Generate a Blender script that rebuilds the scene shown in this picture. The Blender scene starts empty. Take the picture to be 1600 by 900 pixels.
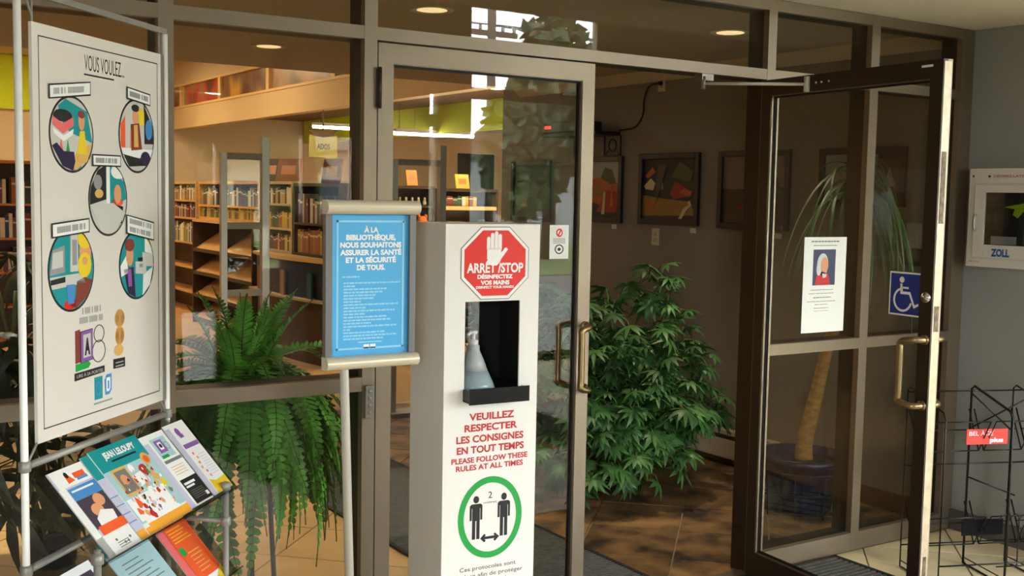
import bpy, math, random
from mathutils import Vector, Matrix, Euler
random.seed(11)
sc = bpy.context.scene
col = sc.collection
R = math.radians

# ------------------------------------------------------------------ camera, sky, exposure
cam_d = bpy.data.cameras.new('camera')
cam = bpy.data.objects.new('camera', cam_d)
col.objects.link(cam)
YAW, PIT, ROL = .5778, -.0815, .0186
fw = Vector((math.sin(YAW)*math.cos(PIT), math.cos(YAW)*math.cos(PIT), math.sin(PIT)))
rt = Vector((math.cos(YAW), -math.sin(YAW), 0)); up = rt.cross(fw)
r2 = rt*math.cos(ROL) + up*math.sin(ROL); u2 = up*math.cos(ROL) - rt*math.sin(ROL)
mw = Matrix((r2, u2, -fw)).transposed().to_4x4()
mw.translation = Vector((0, -3.40, 1.6166))
cam.matrix_world = mw
cam_d.sensor_width = 36; cam_d.lens = 1748.7/1600*36; cam_d.clip_start = .05; cam_d.clip_end = 300
sc.camera = cam

w = bpy.data.worlds.new('sky'); sc.world = w; w.use_nodes = True
bg = w.node_tree.nodes['Background']
bg.inputs['Color'].default_value = (.91, .955, 1.0, 1)
SKY = 22.0
bg.inputs['Strength'].default_value = SKY
vs = sc.view_settings
vs.view_transform = 'Standard'; vs.look = 'None'; vs.gamma = 1; vs.use_curve_mapping = False
vs.exposure = 1.0
sc.cycles.max_bounces = 10; sc.cycles.diffuse_bounces = 4; sc.cycles.glossy_bounces = 4
sc.cycles.transmission_bounces = 6; sc.cycles.transparent_max_bounces = 32
sc.cycles.sample_clamp_indirect = 6
sc.cycles.caustics_reflective = False; sc.cycles.caustics_refractive = False

# ------------------------------------------------------------------ helpers
def lin(c):
    return tuple((v/255/12.92 if v/255 <= .04045 else ((v/255+.055)/1.055)**2.4) for v in c)

MATS = {}
def M(name, rgb, rough=.55, metal=0, var=0, scale=6, bump=0, rand=0, spec=.5, detail=4, rgb2=None, stretch=None, world=False):
    if name in MATS: return MATS[name]
    m = bpy.data.materials.new(name); m.use_nodes = True
    nt = m.node_tree; b = nt.nodes['Principled BSDF']
    c = lin(rgb)
    b.inputs['Base Color'].default_value = (*c, 1)
    b.inputs['Roughness'].default_value = rough; b.inputs['Metallic'].default_value = metal
    b.inputs['Specular IOR Level'].default_value = spec
    src = None
    if var or bump or rgb2:
        tc = nt.nodes.new('ShaderNodeTexCoord')
        vec = tc.outputs['Object']
        if world: vec = nt.nodes.new('ShaderNodeNewGeometry').outputs['Position']
        if stretch:
            mp = nt.nodes.new('ShaderNodeMapping'); mp.inputs['Scale'].default_value = stretch
            nt.links.new(vec, mp.inputs['Vector']); vec = mp.outputs['Vector']
        nz = nt.nodes.new('ShaderNodeTexNoise'); nz.inputs['Scale'].default_value = scale
        nz.inputs['Detail'].default_value = detail
        nt.links.new(vec, nz.inputs['Vector'])
        cr = nt.nodes.new('ShaderNodeValToRGB')
        a2 = lin(rgb2) if rgb2 else tuple(min(1, v*(1+var)) for v in c)
        a1 = c if rgb2 else tuple(v*(1-var) for v in c)
        cr.color_ramp.elements[0].color = (*a1, 1); cr.color_ramp.elements[1].color = (*a2, 1)
        cr.color_ramp.elements[0].position = .35; cr.color_ramp.elements[1].position = .65
        nt.links.new(nz.outputs['Fac'], cr.inputs['Fac']); src = cr.outputs['Color']
        if bump:
            bp = nt.nodes.new('ShaderNodeBump'); bp.inputs['Strength'].default_value = bump
            bp.inputs['Distance'].default_value = .01
            nt.links.new(nz.outputs['Fac'], bp.inputs['Height']); nt.links.new(bp.outputs['Normal'], b.inputs['Normal'])
    if rand:
        oi = nt.nodes.new('ShaderNodeObjectInfo')
        mr = nt.nodes.new('ShaderNodeMapRange'); mr.inputs['To Min'].default_value = 1-rand; mr.inputs['To Max'].default_value = 1+rand
        nt.links.new(oi.outputs['Random'], mr.inputs['Value'])
        hs = nt.nodes.new('ShaderNodeHueSaturation'); nt.links.new(mr.outputs['Result'], hs.inputs['Value'])
        if src: nt.links.new(src, hs.inputs['Color'])
        else: hs.inputs['Color'].default_value = (*c, 1)
        src = hs.outputs['Color']
    if src: nt.links.new(src, b.inputs['Base Color'])
    MATS[name] = m
    return m

def EM(name, rgb, strength):
    if name in MATS: return MATS[name]
    m = bpy.data.materials.new(name); m.use_nodes = True
    b = m.node_tree.nodes['Principled BSDF']
    b.inputs['Base Color'].default_value = (*lin(rgb), 1)
    b.inputs['Emission Color'].default_value = (*lin(rgb), 1); b.inputs['Emission Strength'].default_value = strength
    MATS[name] = m
    return m

def GLASS(name, tint, f0=.045, rough=0.0):
    m = bpy.data.materials.new(name); m.use_nodes = True
    nt = m.node_tree; nt.nodes.clear()
    out = nt.nodes.new('ShaderNodeOutputMaterial'); mix = nt.nodes.new('ShaderNodeMixShader')
    tr = nt.nodes.new('ShaderNodeBsdfTransparent'); gl = nt.nodes.new('ShaderNodeBsdfGlossy')
    tr.inputs['Color'].default_value = (*tint, 1); gl.inputs['Roughness'].default_value = rough
    lw = nt.nodes.new('ShaderNodeLayerWeight'); lw.inputs['Blend'].default_value = .5
    pw = nt.nodes.new('ShaderNodeMath'); pw.operation = 'POWER'; pw.inputs[1].default_value = 5
    ml = nt.nodes.new('ShaderNodeMath'); ml.operation = 'MULTIPLY_ADD'; ml.inputs[1].default_value = 1-f0; ml.inputs[2].default_value = f0
    nt.links.new(lw.outputs['Facing'], pw.inputs[0]); nt.links.new(pw.outputs[0], ml.inputs[0])
    nt.links.new(ml.outputs[0], mix.inputs['Fac']); nt.links.new(tr.outputs[0], mix.inputs[1]); nt.links.new(gl.outputs[0], mix.inputs[2])
    nt.links.new(mix.outputs[0], out.inputs['Surface'])
    MATS[name] = m
    return m

TXT = {}
def text_mesh(body, bold):
    k = (body, bold)
    if k in TXT: return TXT[k]
    cu = bpy.data.curves.new('t', 'FONT'); cu.body = body; cu.size = 1; cu.offset = bold
    cu.resolution_u = 3
    ob = bpy.data.objects.new('t', cu)
    me = bpy.data.meshes.new_from_object(ob)
    vs_ = [tuple(v.co) for v in me.vertices]; fs = [tuple(p.vertices) for p in me.polygons]
    bpy.data.meshes.remove(me); bpy.data.objects.remove(ob); bpy.data.curves.remove(cu)
    TXT[k] = (vs_, fs)
    return TXT[k]

class B:
    """collects shapes into one mesh"""
    def __init__(s): s.v = []; s.f = []; s.m = []; s.sm = []
    def add(s, vs_, fs, mi=0, smooth=False):
        o = len(s.v); s.v += [tuple(v) for v in vs_]
        for f in fs: s.f.append(tuple(i+o for i in f)); s.m.append(mi); s.sm.append(smooth)
        return s
    def box(s, x0, x1, y0, y1, z0, z1, mi=0):
        return s.add([(x0,y0,z0),(x1,y0,z0),(x1,y1,z0),(x0,y1,z0),(x0,y0,z1),(x1,y0,z1),(x1,y1,z1),(x0,y1,z1)],
                     [(0,3,2,1),(4,5,6,7),(0,1,5,4),(1,2,6,5),(2,3,7,6),(3,0,4,7)], mi)
    def prism(s, pts, y0, y1, mi=0):
        """outline in x,z (any winding) pushed from y0 (front) to y1"""
        area = sum(pts[i][0]*pts[(i+1) % len(pts)][1]-pts[(i+1) % len(pts)][0]*pts[i][1] for i in range(len(pts)))
        if area < 0: pts = pts[::-1]
        n = len(pts)
        vs_ = [(p[0], y0, p[1]) for p in pts] + [(p[0], y1, p[1]) for p in pts]
        fs = [tuple(range(n)), tuple(range(2*n-1, n-1, -1))] + [(i, i+n, (i+1) % n+n, (i+1) % n) for i in range(n)]
        return s.add(vs_, fs, mi)
    def slab(s, pts, z0, z1, mi=0):
        area = sum(pts[i][0]*pts[(i+1) % len(pts)][1]-pts[(i+1) % len(pts)][0]*pts[i][1] for i in range(len(pts)))
        if area < 0: pts = pts[::-1]
        n = len(pts)
        vs_ = [(p[0], p[1], z1) for p in pts] + [(p[0], p[1], z0) for p in pts]
        fs = [tuple(range(n)), tuple(range(2*n-1, n-1, -1))] + [(i, i+n, (i+1) % n+n, (i+1) % n) for i in range(n)]
        return s.add(vs_, fs, mi)
    def tube(s, pts, r, seg=8, mi=0, closed=False, rs=None):
        pts = [Vector(p) for p in pts]; n = len(pts); vs_ = []; fs = []
        nrm = None
        for i, p in enumerate(pts):
            if closed: t = (pts[(i+1) % n]-pts[i-1])
            else: t = pts[min(i+1, n-1)]-pts[max(i-1, 0)]
            t.normalize()
            if nrm is None:
                a = Vector((0,0,1)) if abs(t.z) < .9 else Vector((1,0,0))
                nrm = (a - t*a.dot(t)).normalized()
            else:
                nrm = nrm - t*nrm.dot(t)
                nrm = nrm.normalized() if nrm.length > 1e-6 else t.orthogonal().normalized()
            bn = t.cross(nrm)
            rr = rs[i] if rs else r
            for k in range(seg):
                a = 2*math.pi*k/seg
                vs_.append(p + nrm*(rr*math.cos(a)) + bn*(rr*math.sin(a)))
        m = n if closed else n-1
        for i in range(m):
            for k in range(seg):
                a = i*seg+k; b = i*seg+(k+1) % seg; c = ((i+1) % n)*seg+(k+1) % seg; d = ((i+1) % n)*seg+k
                fs.append((a, b, c, d))
        if not closed:
            fs.append(tuple(range(seg-1, -1, -1))); fs.append(tuple(range((n-1)*seg, n*seg)))
        return s.add(vs_, fs, mi, True)
    def lathe(s, prof, seg=24, c=(0,0,0), mi=0, smooth=True):
        vs_ = []; fs = []; n = len(prof)
        for r, z in prof:
            for k in range(seg):
                a = 2*math.pi*k/seg; vs_.append((c[0]+r*math.cos(a), c[1]+r*math.sin(a), c[2]+z))
        for i in range(n-1):
            for k in range(seg):
                fs.append((i*seg+k, i*seg+(k+1) % seg, (i+1)*seg+(k+1) % seg, (i+1)*seg+k))
        fs.append(tuple(range(seg-1, -1, -1))); fs.append(tuple(range((n-1)*seg, n*seg)))
        return s.add(vs_, fs, mi, smooth)
    def text(s, body, x, z, h, y, mi=0, w=None, align='C', bold=.02):
        """cap height h, baseline z, drawn on the plane y facing -y; w squeezes to a width"""
        vs_, fs = text_mesh(body, bold)
        if not vs_: return s
        x0 = min(v[0] for v in vs_); x1 = max(v[0] for v in vs_)
        k = h/.73; kx = (w/(x1-x0)) if w else k
        wd = (x1-x0)*kx
        ox = x - (wd/2 if align == 'C' else 0 if align == 'L' else wd)
        return s.add([(ox+(v[0]-x0)*kx, y, z+v[1]*k) for v in vs_], fs, mi)
    def disc(s, x, z, rx, rz, y0, y1, mi=0, n=32):
        return s.prism([(x+rx*math.cos(2*math.pi*i/n), z+rz*math.sin(2*math.pi*i/n)) for i in range(n)], y0, y1, mi)
    def ring(s, x, z, rx, rz, t, y0, y1, mi=0, n=48):
        vs_ = []; fs = []
        for i in range(n):
            a = 2*math.pi*i/n; c_, s_ = math.cos(a), math.sin(a)
            vs_ += [(x+rx*c_, y0, z+rz*s_), (x+(rx-t)*c_, y0, z+(rz-t)*s_), (x+(rx-t)*c_, y1, z+(rz-t)*s_), (x+rx*c_, y1, z+rz*s_)]
        for i in range(n):
            a = 4*i; b = 4*((i+1) % n)
            for k in range(4): fs.append((a+k, a+(k+1) % 4, b+(k+1) % 4, b+k))
        return s.add(vs_, fs, mi)
    def mesh(s, name, mats):
        me = bpy.data.meshes.new(name); me.from_pydata(s.v, [], s.f)
        for m in (mats if isinstance(mats, (list, tuple)) else [mats]): me.materials.append(m)
        me.polygons.foreach_set('material_index', s.m); me.polygons.foreach_set('use_smooth', s.sm)
        me.update()
        return me
    def build(s, name, mats, parent=None, loc=(0,0,0), rot=(0,0,0), bevel=0):
        o = bpy.data.objects.new(name, s.mesh(name, mats)); col.objects.link(o)
        o.location = loc; o.rotation_euler = rot
        if parent: o.parent = parent
        if bevel:
            md = o.modifiers.new('bevel', 'BEVEL'); md.width = bevel; md.segments = 2; md.limit_method = 'ANGLE'
        return o

def obj(name, me, parent=None, loc=(0,0,0), rot=(0,0,0), scale=(1,1,1)):
    o = bpy.data.objects.new(name, me); col.objects.link(o)
    o.location = loc; o.rotation_euler = rot; o.scale = scale
    if parent: o.parent = parent
    return o

def tag(o, label=None, cat=None, group=None, kind=None):
    if label: o['label'] = label
    if cat: o['category'] = cat
    if group: o['group'] = group
    if kind: o['kind'] = kind
    return o

def thing(name, label, cat, loc=(0,0,0), rot=0, group=None):
    o = bpy.data.objects.new(name, None); col.objects.link(o); o.empty_display_size = .1
    o.location = loc; o.rotation_euler = rot if isinstance(rot, (tuple, list)) else (0, 0, rot)
    return tag(o, label, cat, group)

def struct(name, bld, mats, bevel=0):
    return tag(bld.build(name, mats, bevel=bevel), kind='structure')

def sempty(name, loc=(0,0,0), rot=0):
    o = bpy.data.objects.new(name, None); col.objects.link(o); o.empty_display_size = .1
    o.location = loc; o.rotation_euler = (0,0,rot); o['kind'] = 'structure'
    return o

def smooth_path(pts, n=6):
    """Catmull-Rom through points"""
    P = [Vector(p) for p in pts]; out = []
    for i in range(len(P)-1):
        p0 = P[max(i-1, 0)]; p1 = P[i]; p2 = P[i+1]; p3 = P[min(i+2, len(P)-1)]
        for k in range(n):
            t = k/n
            out.append(.5*((2*p1)+(p2-p0)*t+(2*p0-5*p1+4*p2-p3)*t*t+(3*p1-p0-3*p2+p3)*t**3))
    out.append(P[-1])
    return out

def clip(poly, x0, x1, y0, y1):
    for ax, v, sg in ((0, x0, 1), (0, x1, -1), (1, y0, 1), (1, y1, -1)):
        out = []
        for i in range(len(poly)):
            a = poly[i]; b = poly[(i+1) % len(poly)]
            da = (a[ax]-v)*sg; db = (b[ax]-v)*sg
            if da >= 0: out.append(a)
            if da*db < 0:
                t = da/(da-db); out.append((a[0]+(b[0]-a[0])*t, a[1]+(b[1]-a[1])*t))
        poly = out
        if len(poly) < 3: return []
    return poly

# ------------------------------------------------------------------ materials
alu = M('champagne_aluminium', (134, 120, 102), .42, .62, .06, 3)
bronze_in = M('dark_bronze_inside', (50, 40, 28), .45, .4)
alu_dark = M('worn_bare_aluminium', (172, 157, 134), .4, .5, .12, 30)
bronze = M('bronze_pull', (150, 128, 92), .32, .85)
black = M('black_plastic', (18, 18, 18), .4)
rubber = M('black_rubber', (14, 13, 12), .7)
silver = M('satin_silver', (208, 206, 198), .4, .25)
white_tube = M('white_tube', (250, 250, 246), .35)
grey_tube = M('grey_tube', (150, 148, 142), .45, .3)
white = M('white_card', (235, 232, 228), .6)
paper = M('white_paper', (240, 240, 238), .7)
red = M('red_print', (226, 32, 20), .5)
red_dk = M('dark_red_print', (190, 40, 38), .6)
green = M('green_print', (20, 160, 66), .6)
ink = M('black_ink', (22, 20, 20), .6)
greyink = M('grey_ink', (120, 118, 116), .6)
blue_sign = M('sky_blue_print', (76, 174, 234), .35)
pale_blue = M('pale_blue_print', (150, 214, 248), .4)
white_ink = M('white_ink', (245, 245, 245), .5)
teal = M('teal_print', (8, 148, 152), .5)
yellow = M('yellow_print', (240, 208, 40), .5)
tan_p = M('tan_print', (222, 178, 98), .5)
skin_p = M('flesh_print', (226, 160, 116), .5)
brown_p = M('brown_print', (134, 56, 44), .5)
navy = M('navy_print', (38, 24, 66), .5)
purple = M('purple_print', (140, 92, 168), .5)
pink = M('pink_print', (236, 110, 112), .5)
orange = M('orange_print', (244, 96, 44), .5)
amber = M('amber_print', (246, 170, 52), .5)
lilac = M('lilac_print', (202, 200, 224), .5)
blue_p = M('blue_print', (70, 140, 206), .5)
grey_p = M('grey_print', (150, 150, 152), .5)
lgrey = M('light_grey_print', (206, 204, 200), .5)
glass = GLASS('storefront_glass', (.93, .93, .90), .026)
clear = GLASS('clear_acrylic', (.93, .94, .93), .05)
wall_m = M('grey_wall_paint', (158, 158, 155), .7, 0, .03, 2)
ceil_m = M('off_white_ceiling_paint', (228, 220, 206), .8)
cream_tile = M('cream_floor_tile', (232, 214, 174), .38, 0, .05, 4, rand=.04, world=True)
grout = M('grout', (150, 132, 104), .9)
slate = M('slate_tile', (62, 50, 40), .42, 0, scale=5.5, rgb2=(156, 116, 72), bump=.3, rand=.3, detail=9, world=True)
tan_tile = M('tan_tile', (192, 156, 102), .4, 0, .1, 4, rand=.1, bump=.08, world=True)
wood = M('oak_wood', (206, 158, 92), .5, 0, .12, 4, stretch=(1, 1, 8))
dark_wood = M('dark_wood', (62, 38, 24), .5, 0, .15, 4)
beige = M('library_beige_paint', (208, 184, 146), .8)
lime = M('lime_paint', (206, 226, 20), .7)
brown_m = M('brown_paint', (120, 92, 66), .8)
mat_m = M('charcoal_mat', (58, 58, 56), .95, 0, .15, 60, bump=.3)
wire_m = M('black_wire', (16, 15, 14), .4, .3)

# ------------------------------------------------------------------ the setting: floors
def tiles(parent, x0, x1, y0, y1, mat_of, p=.4315, gap=.004, z=0.0, off=(0.003, .04)):
    """square tiles laid on the diagonal, clipped to a rectangle; each tile an object"""
    h = p/2-gap
    s2 = math.sqrt(.5); full = {}
    n = 0
    R_ = 14
    for i in range(-60, 60):
        for j in range(-60, 60):
            u = (i+.5)*p+off[0]; v = (j+.5)*p+off[1]
            cx, cy = (u-v)*s2, (u+v)*s2
            if cx < x0-.4 or cx > x1+.4 or cy < y0-.4 or cy > y1+.4: continue
            pts = [((a-b)*s2, (a+b)*s2) for a, b in ((-h,-h), (h,-h), (h,h), (-h,h))]
            pc = clip([(cx+a, cy+b) for a, b in pts], x0+.002, x1-.002, y0+.002, y1-.002)
            if len(pc) < 3: continue
            m = mat_of(cx, cy)
            area = abs(sum(pc[k][0]*pc[(k+1) % len(pc)][1]-pc[(k+1) % len(pc)][0]*pc[k][1] for k in range(len(pc))))/2
            if area < .002: continue
            zz = z+random.uniform(-.0008, .0008)
            if abs(area-4*h*h) < 1e-4:
                if m.name not in full: full[m.name] = B().slab(pts, -.008, 0).mesh('tile', m)
                obj('tile', full[m.name], parent, (cx, cy, zz))
            else:
                B().slab([(a-cx, b-cy) for a, b in pc], -.008, 0).build('tile', m, parent, (cx, cy, zz))
            n += 1

b = B().box(-2.6, 9.1, -5.75, .0, -.12, -.006)
floor = struct('floor', b, grout)
tiles(floor, 3.0, 4.87, -1.6, -.002, lambda x, y: cream_tile)
B().box(-2.5, 2.998, -5.65, -.002, -.006, -.0005).box(2.998, 9, -5.65, -1.602, -.006, -.0005).build('floor_field', cream_tile, floor)
b = B().box(-2.6, 4.87, .0, 4.25, -.12, -.006)
floor_l = struct('floor_lobby', b, grout)
tiles(floor_l, -.6, 4.87, .06, 4.25, lambda x, y: tan_tile if x < 2.62 else slate)
B().box(1.668, 3.474, .0, .06, -.006, .006).build('threshold', alu, floor_l)
b = B().box(-6, 12, 4.25, 13.6, -.12, -.0)
lib_floor_m = M('library_floor', (190, 156, 108), .5, 0, .06, 3)
struct('floor_library', b, lib_floor_m)

def ribbed_mat(name, label, x0, x1, y0, y1, pitch=.022, along='x', h=.011):
    t = thing(name, label, 'mat', ((x0+x1)/2, (y0+y1)/2, 0))
    W, D = (x1-x0)/2, (y1-y0)/2
    B().box(-W, W, -D, D, .001, h*.55).build('backing', mat_m, t)
    bb = B()
    n = int(2*(D if along == 'x' else W)/pitch)
    for i in range(n):
        c = -(D if along == 'x' else W)+(i+.5)*pitch
        if along == 'x': bb.box(-W+.02, W-.02, c-pitch*.28, c+pitch*.28, h*.55, h)
        else: bb.box(c-pitch*.28, c+pitch*.28, -D+.02, D-.02, h*.55, h)
    tag(bb.build('ribs', M('mat_ribs', (82, 80, 76), .95, 0, .2, 40), t), kind='stuff')
    bb = B().box(-W, W, -D, -D+.02, h*.5, h+.002).box(-W, W, D-.02, D, h*.5, h+.002).box(-W, -W+.02, -D, D, h*.5, h+.002).box(W-.02, W, -D, D, h*.5, h+.002)
    bb.build('rubber_edge', rubber, t)
    return t
ribbed_mat('entrance_mat', 'charcoal ribbed runner mat on the tiled lobby floor behind the doors', 2.30, 3.062, .12, 2.75)
ribbed_mat('entrance_mat', 'grey ribbed mat on the cream floor under the open door', 2.2, 3.99, -1.15, -.03, along='x', pitch=.03)

ribbed_mat('entrance_mat', 'unseen dark mat added behind the camera to cut floor reflections', 2.2, 4.7, -5.5, -2.4, along='x', pitch=.06)  # added out of view; darkens the floor mirrored in the glass
# ------------------------------------------------------------------ ceilings and walls
struct('ceiling', B().box(-2.6, 4.87, -.9, -.0, 2.46, 3.6), ceil_m)                      # soffit over the doors
struct('ceiling_vestibule', B().box(-2.6, 9.1, -5.75, -.9, 3.6, 3.75), ceil_m)
struct('ceiling_lobby', B().box(-2.6, 4.87, .0, 4.0, 2.46, 2.6), M('lobby_ceiling_paint', (176, 164, 146), .8))
struct('ceiling_library', B().box(-6, 4.87, 4.0, 13.7, 3.45, 3.6), beige)
struct('ceiling_wing', B().box(5.0, 12, 4.0, 13.7, 2.75, 2.9), brown_m)
struct('wall_right', B().box(4.87, 5.0, -1.2, .0, -.1, 3.6), wall_m)
struct('wall_lobby_right', B().box(4.87, 5.0, .0, 4.25, -.1, 3.6), M('taupe_lobby_dimmed', (126, 118, 104), .75, 0, .03, 2))  # right wall carries on; dim lobby light put into a darker taupe
struct('wall_left', B().box(-2.7, -2.5, -5.65, 4.0, 0, 3.6), M('brown_brick_wall', (92, 74, 60), .85, 0, .12, 9))
struct('wall_alcove', B().box(5.0, 9.0, -1.2, -1.08, 0, 3.6).box(9.0, 9.12, -5.75, -1.08, 0, 3.6), wall_m)
struct('wall_header', B().box(-2.6, 4.87, 3.88, 4.0, 2.6, 3.6), beige)
# street front behind the camera: solid wall with cut openings (x0,x1,z0,z1)
OPEN = [(-2.2, -1.25, .9, 2.7), (2.3, 3.11, 2.37, 2.46), (2.65, 3.03, .03, 2.03), (3.39, 3.79, .95, 2.13), (3.87, 4.25, .95, 2.13), (4.98, 5.10, .9, 2.57), (5.41, 6.95, .05, 3.42), (7.1, 8.95, .05, 2.88)]  # first and last are unseen windows added to bring in more daylight
xs = sorted(set([-2.6, 9.1]+[o[0] for o in OPEN]+[o[1] for o in OPEN]))
b = B()
for i in range(len(xs)-1):
    a, c = xs[i], xs[i+1]; mid = (a+c)/2
    cuts = sorted([(o[2], o[3]) for o in OPEN if o[0] < mid < o[1]])
    z = 0
    for z0, z1 in cuts:
        if z0 > z: b.box(a, c, -5.78, -5.65, z, z0)
        z = z1
    b.box(a, c, -5.78, -5.65, z, 3.75)
struct('wall_front', b, M('front_wall_paint', (120, 114, 106), .8))
n = 1
for (x0, x1, z0, z1) in OPEN:
    e = sempty('window_%d' % (n+1), ((x0+x1)/2, -5.7, z0)); n += 1
    W = (x1-x0)/2; H = z1-z0; t = .02 if W < .3 else .035
    bb = B().box(-W, -W+t, -.04, .04, 0, H).box(W-t, W, -.04, .04, 0, H).box(-W+t, W-t, -.04, .04, 0, t).box(-W+t, W-t, -.04, .04, H-t, H)
    if H > 3: bb.box(-W+t, W-t, -.04, .04, 2.48, 2.58)
    if W < .1: bb.box(-W, W, -.04, .04, 1.347, 1.457)
    if x0 > 7: bb.box(-.03, .03, -.04, .04, t, H-t)
    bb.build('window_frame', alu, e)
    B().box(-W+t, W-t, -.004, .004, t, H-t).build('glass_pane', clear, e)
    L = bpy.data.lights.new('daylight_portal', 'AREA'); L.shape = 'RECTANGLE'; L.size = 2*W; L.size_y = H
    L.cycles.is_portal = True
    lo = bpy.data.objects.new('daylight_portal', L); col.objects.link(lo)
    lo.location = ((x0+x1)/2, -5.80, (z0+z1)/2); lo.rotation_euler = (R(90), 0, 0)

# base trim and cornice
struct('baseboard_right', B().box(4.852, 4.87, .118, 4.2, -.006, .10), M('brown_tile_base', (96, 66, 44), .4, 0, .1, 8), .002)
struct('baseboard_vestibule', B().box(4.852, 4.87, -1.2, -.002, -.006, .10), M('grey_base', (96, 92, 86), .5))
struct('trim_1', B().prism([(4.87, 2.46), (4.80, 2.46), (4.82, 2.435), (4.855, 2.40), (4.87, 2.39)], .1, 4.0), M('cornice_paint', (196, 182, 156), .7))

# ------------------------------------------------------------------ aluminium storefront
sf = sempty('window_1')
ZH0, ZH1 = 2.125, 2.168
verts_ = [(-.16, -.11), (.948, .994), (1.621, 1.668), (3.474, 3.522), (4.123, 4.178), (4.775, 4.868)]
D1 = .115
for x0, x1 in verts_:
    B().box(x0, x1, 0, .03, 0, 2.458, 0).box(x0, x1, .03, D1, 0, 2.458, 1).build('mullion', [alu, bronze_in], sf)
bays = [(-.11, .948), (.994, 1.621), (1.668, 3.474), (3.522, 4.123), (4.178, 4.775)]
for k, (x0, x1) in enumerate(bays):
    B().box(x0, x1, .001, .03, ZH0, ZH1, 0).box(x0, x1, .03, D1-.001, ZH0, ZH1, 1).build('transom_bar', [alu, bronze_in], sf)
    B().box(x0, x1, .001, .03, 2.412, 2.458, 0).box(x0, x1, .03, D1-.001, 2.412, 2.458, 1).build('head_member', [alu, bronze_in], sf)
    B().box(x0, x1, .030, .036, ZH1, 2.412).build('glass_pane', glass, sf)
    if k != 2:
        B().box(x0, x1, .001, .03, .952, 1.0, 0).box(x0, x1, .03, D1-.001, .952, 1.0, 1).build('mid_rail', [alu, bronze_in], sf)
        B().box(x0, x1, .001, .03, 0, .085, 0).box(x0, x1, .03, D1-.001, 0, .085, 1).build('sill', [alu, bronze_in], sf)
        B().box(x0, x1, .030, .036, 1.0, ZH0).build('glass_pane', glass, sf)
        B().box(x0, x1, .030, .036, .085, .952).build('glass_pane', glass, sf)

def pull(parent, u, z0, z1, side, inward):
    """offset D pull: bar stands off the face and sideways towards the glass"""
    y = side*.0225; yo = side*.075
    P = [(u, y, z0), (u, y+side*.02, z0), (u+inward*.25, y+side*.045, z0), (u+inward, yo, z0+.012), (u+inward, yo, z0+.035), (u+inward, yo, (z0+z1)/2),
         (u+inward, yo, z1-.035), (u+inward, yo, z1-.012), (u+inward*.25, y+side*.045, z1), (u, y+side*.02, z1), (u, y, z1)]
    bb = B().tube(smooth_path(P, 4), .0125, 12)
    for z in (z0, z1): bb.tube([(u, y, z), (u, y+side*.006, z)], .019, 16)
    return bb.build('pull_handle', bronze, parent)

def leaf(name, loc, rot, w_, ins):
    e = sempty(name, loc, rot)
    T = .0225; st = .056
    B().box(0, st, -T, 0, .012, 2.118, 1 if ins < 0 else 0).box(0, st, 0, T, .012, 2.118, 0 if ins < 0 else 1).build('hinge_stile', [alu, bronze_in], e)
    B().box(w_-st, w_, -T, 0, .012, 2.118, 1 if ins < 0 else 0).box(w_-st, w_, 0, T, .012, 2.118, 0 if ins < 0 else 1).build('lock_stile', [alu, bronze_in], e)
    B().box(st, w_-st, -T, 0, 2.053, 2.118, 1 if ins < 0 else 0).box(st, w_-st, 0, T, 2.053, 2.118, 0 if ins < 0 else 1).build('top_rail', [alu, bronze_in], e)
    B().box(st, w_-st, -T, 0, .012, .115, 1 if ins < 0 else 0).box(st, w_-st, 0, T, .012, .115, 0 if ins < 0 else 1).build('bottom_rail', [alu, bronze_in], e)
    g = B().box(st, w_-st, -.003, .003, .115, 2.053).build('glass_pane', glass, e)
    bd = B(); ga = B()
    for s_ in (-1, 1):
        y0, y1 = sorted((s_*.004, s_*.018))
        bd.box(st, st+.003, y0, y1, .118, 2.05).box(w_-st-.003, w_-st, y0, y1, .118, 2.05).box(st, w_-st, y0, y1, 2.05, 2.053).box(st, w_-st, y0, y1, .115, .118)
        k0, k1 = sorted((s_*.0035, s_*.006))
        ga.box(st+.003, st+.009, k0, k1, .12, 2.047).box(w_-st-.009, w_-st-.003, k0, k1, .12, 2.047).box(st, w_-st, k0, k1, 2.043, 2.05).box(st, w_-st, k0, k1, .118, .125)
    bd.build('glazing_bead', alu, e); ga.build('gasket', rubber, e)
    return e
dl = leaf('door_1', (1.672, .023, 0), 0, .900, 1)
pull(dl, .900-.020, .890, 1.130, -1, -.052)
pull(dl, .900-.020, .900, 1.140, 1, -.052)
B().box(-.008, .006, -.032, -.020, 1.906, 2.03).tube([(0, -.034, 1.90), (0, -.034, 2.036)], .007).build('hinge', M('dark_hinge', (60, 46, 40), .4, .4), dl)
# notice on the left leaf glass
t = thing('glass_notice', 'small white notice with red and black marks stuck to the closed door glass', 'notice', (2.392, .0185, 1.387))
B().box(0, .087, -.0004, .0006, 0, .127).build('sheet', paper, t)
bb = B().disc(.044, .098, .015, .016, -.0012, -.0005, 1).disc(.044, .098, .009, .010, -.0016, -.0012, 0)
bb.prism([(.036, .09), (.041, .086), (.052, .106), (.047, .110)], -.002, -.0016, 1)
bb.ring(.044, .036, .020, .018, .004, -.0012, -.0005, 2).disc(.044, .036, .007, .006, -.0012, -.0005, 2)
for k in range(4): bb.box(.016, .072, -.001, -.0005, .058+k*.0055, .060+k*.0055, 3)
bb.build('print', [paper, red, ink, greyink], t)

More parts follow.
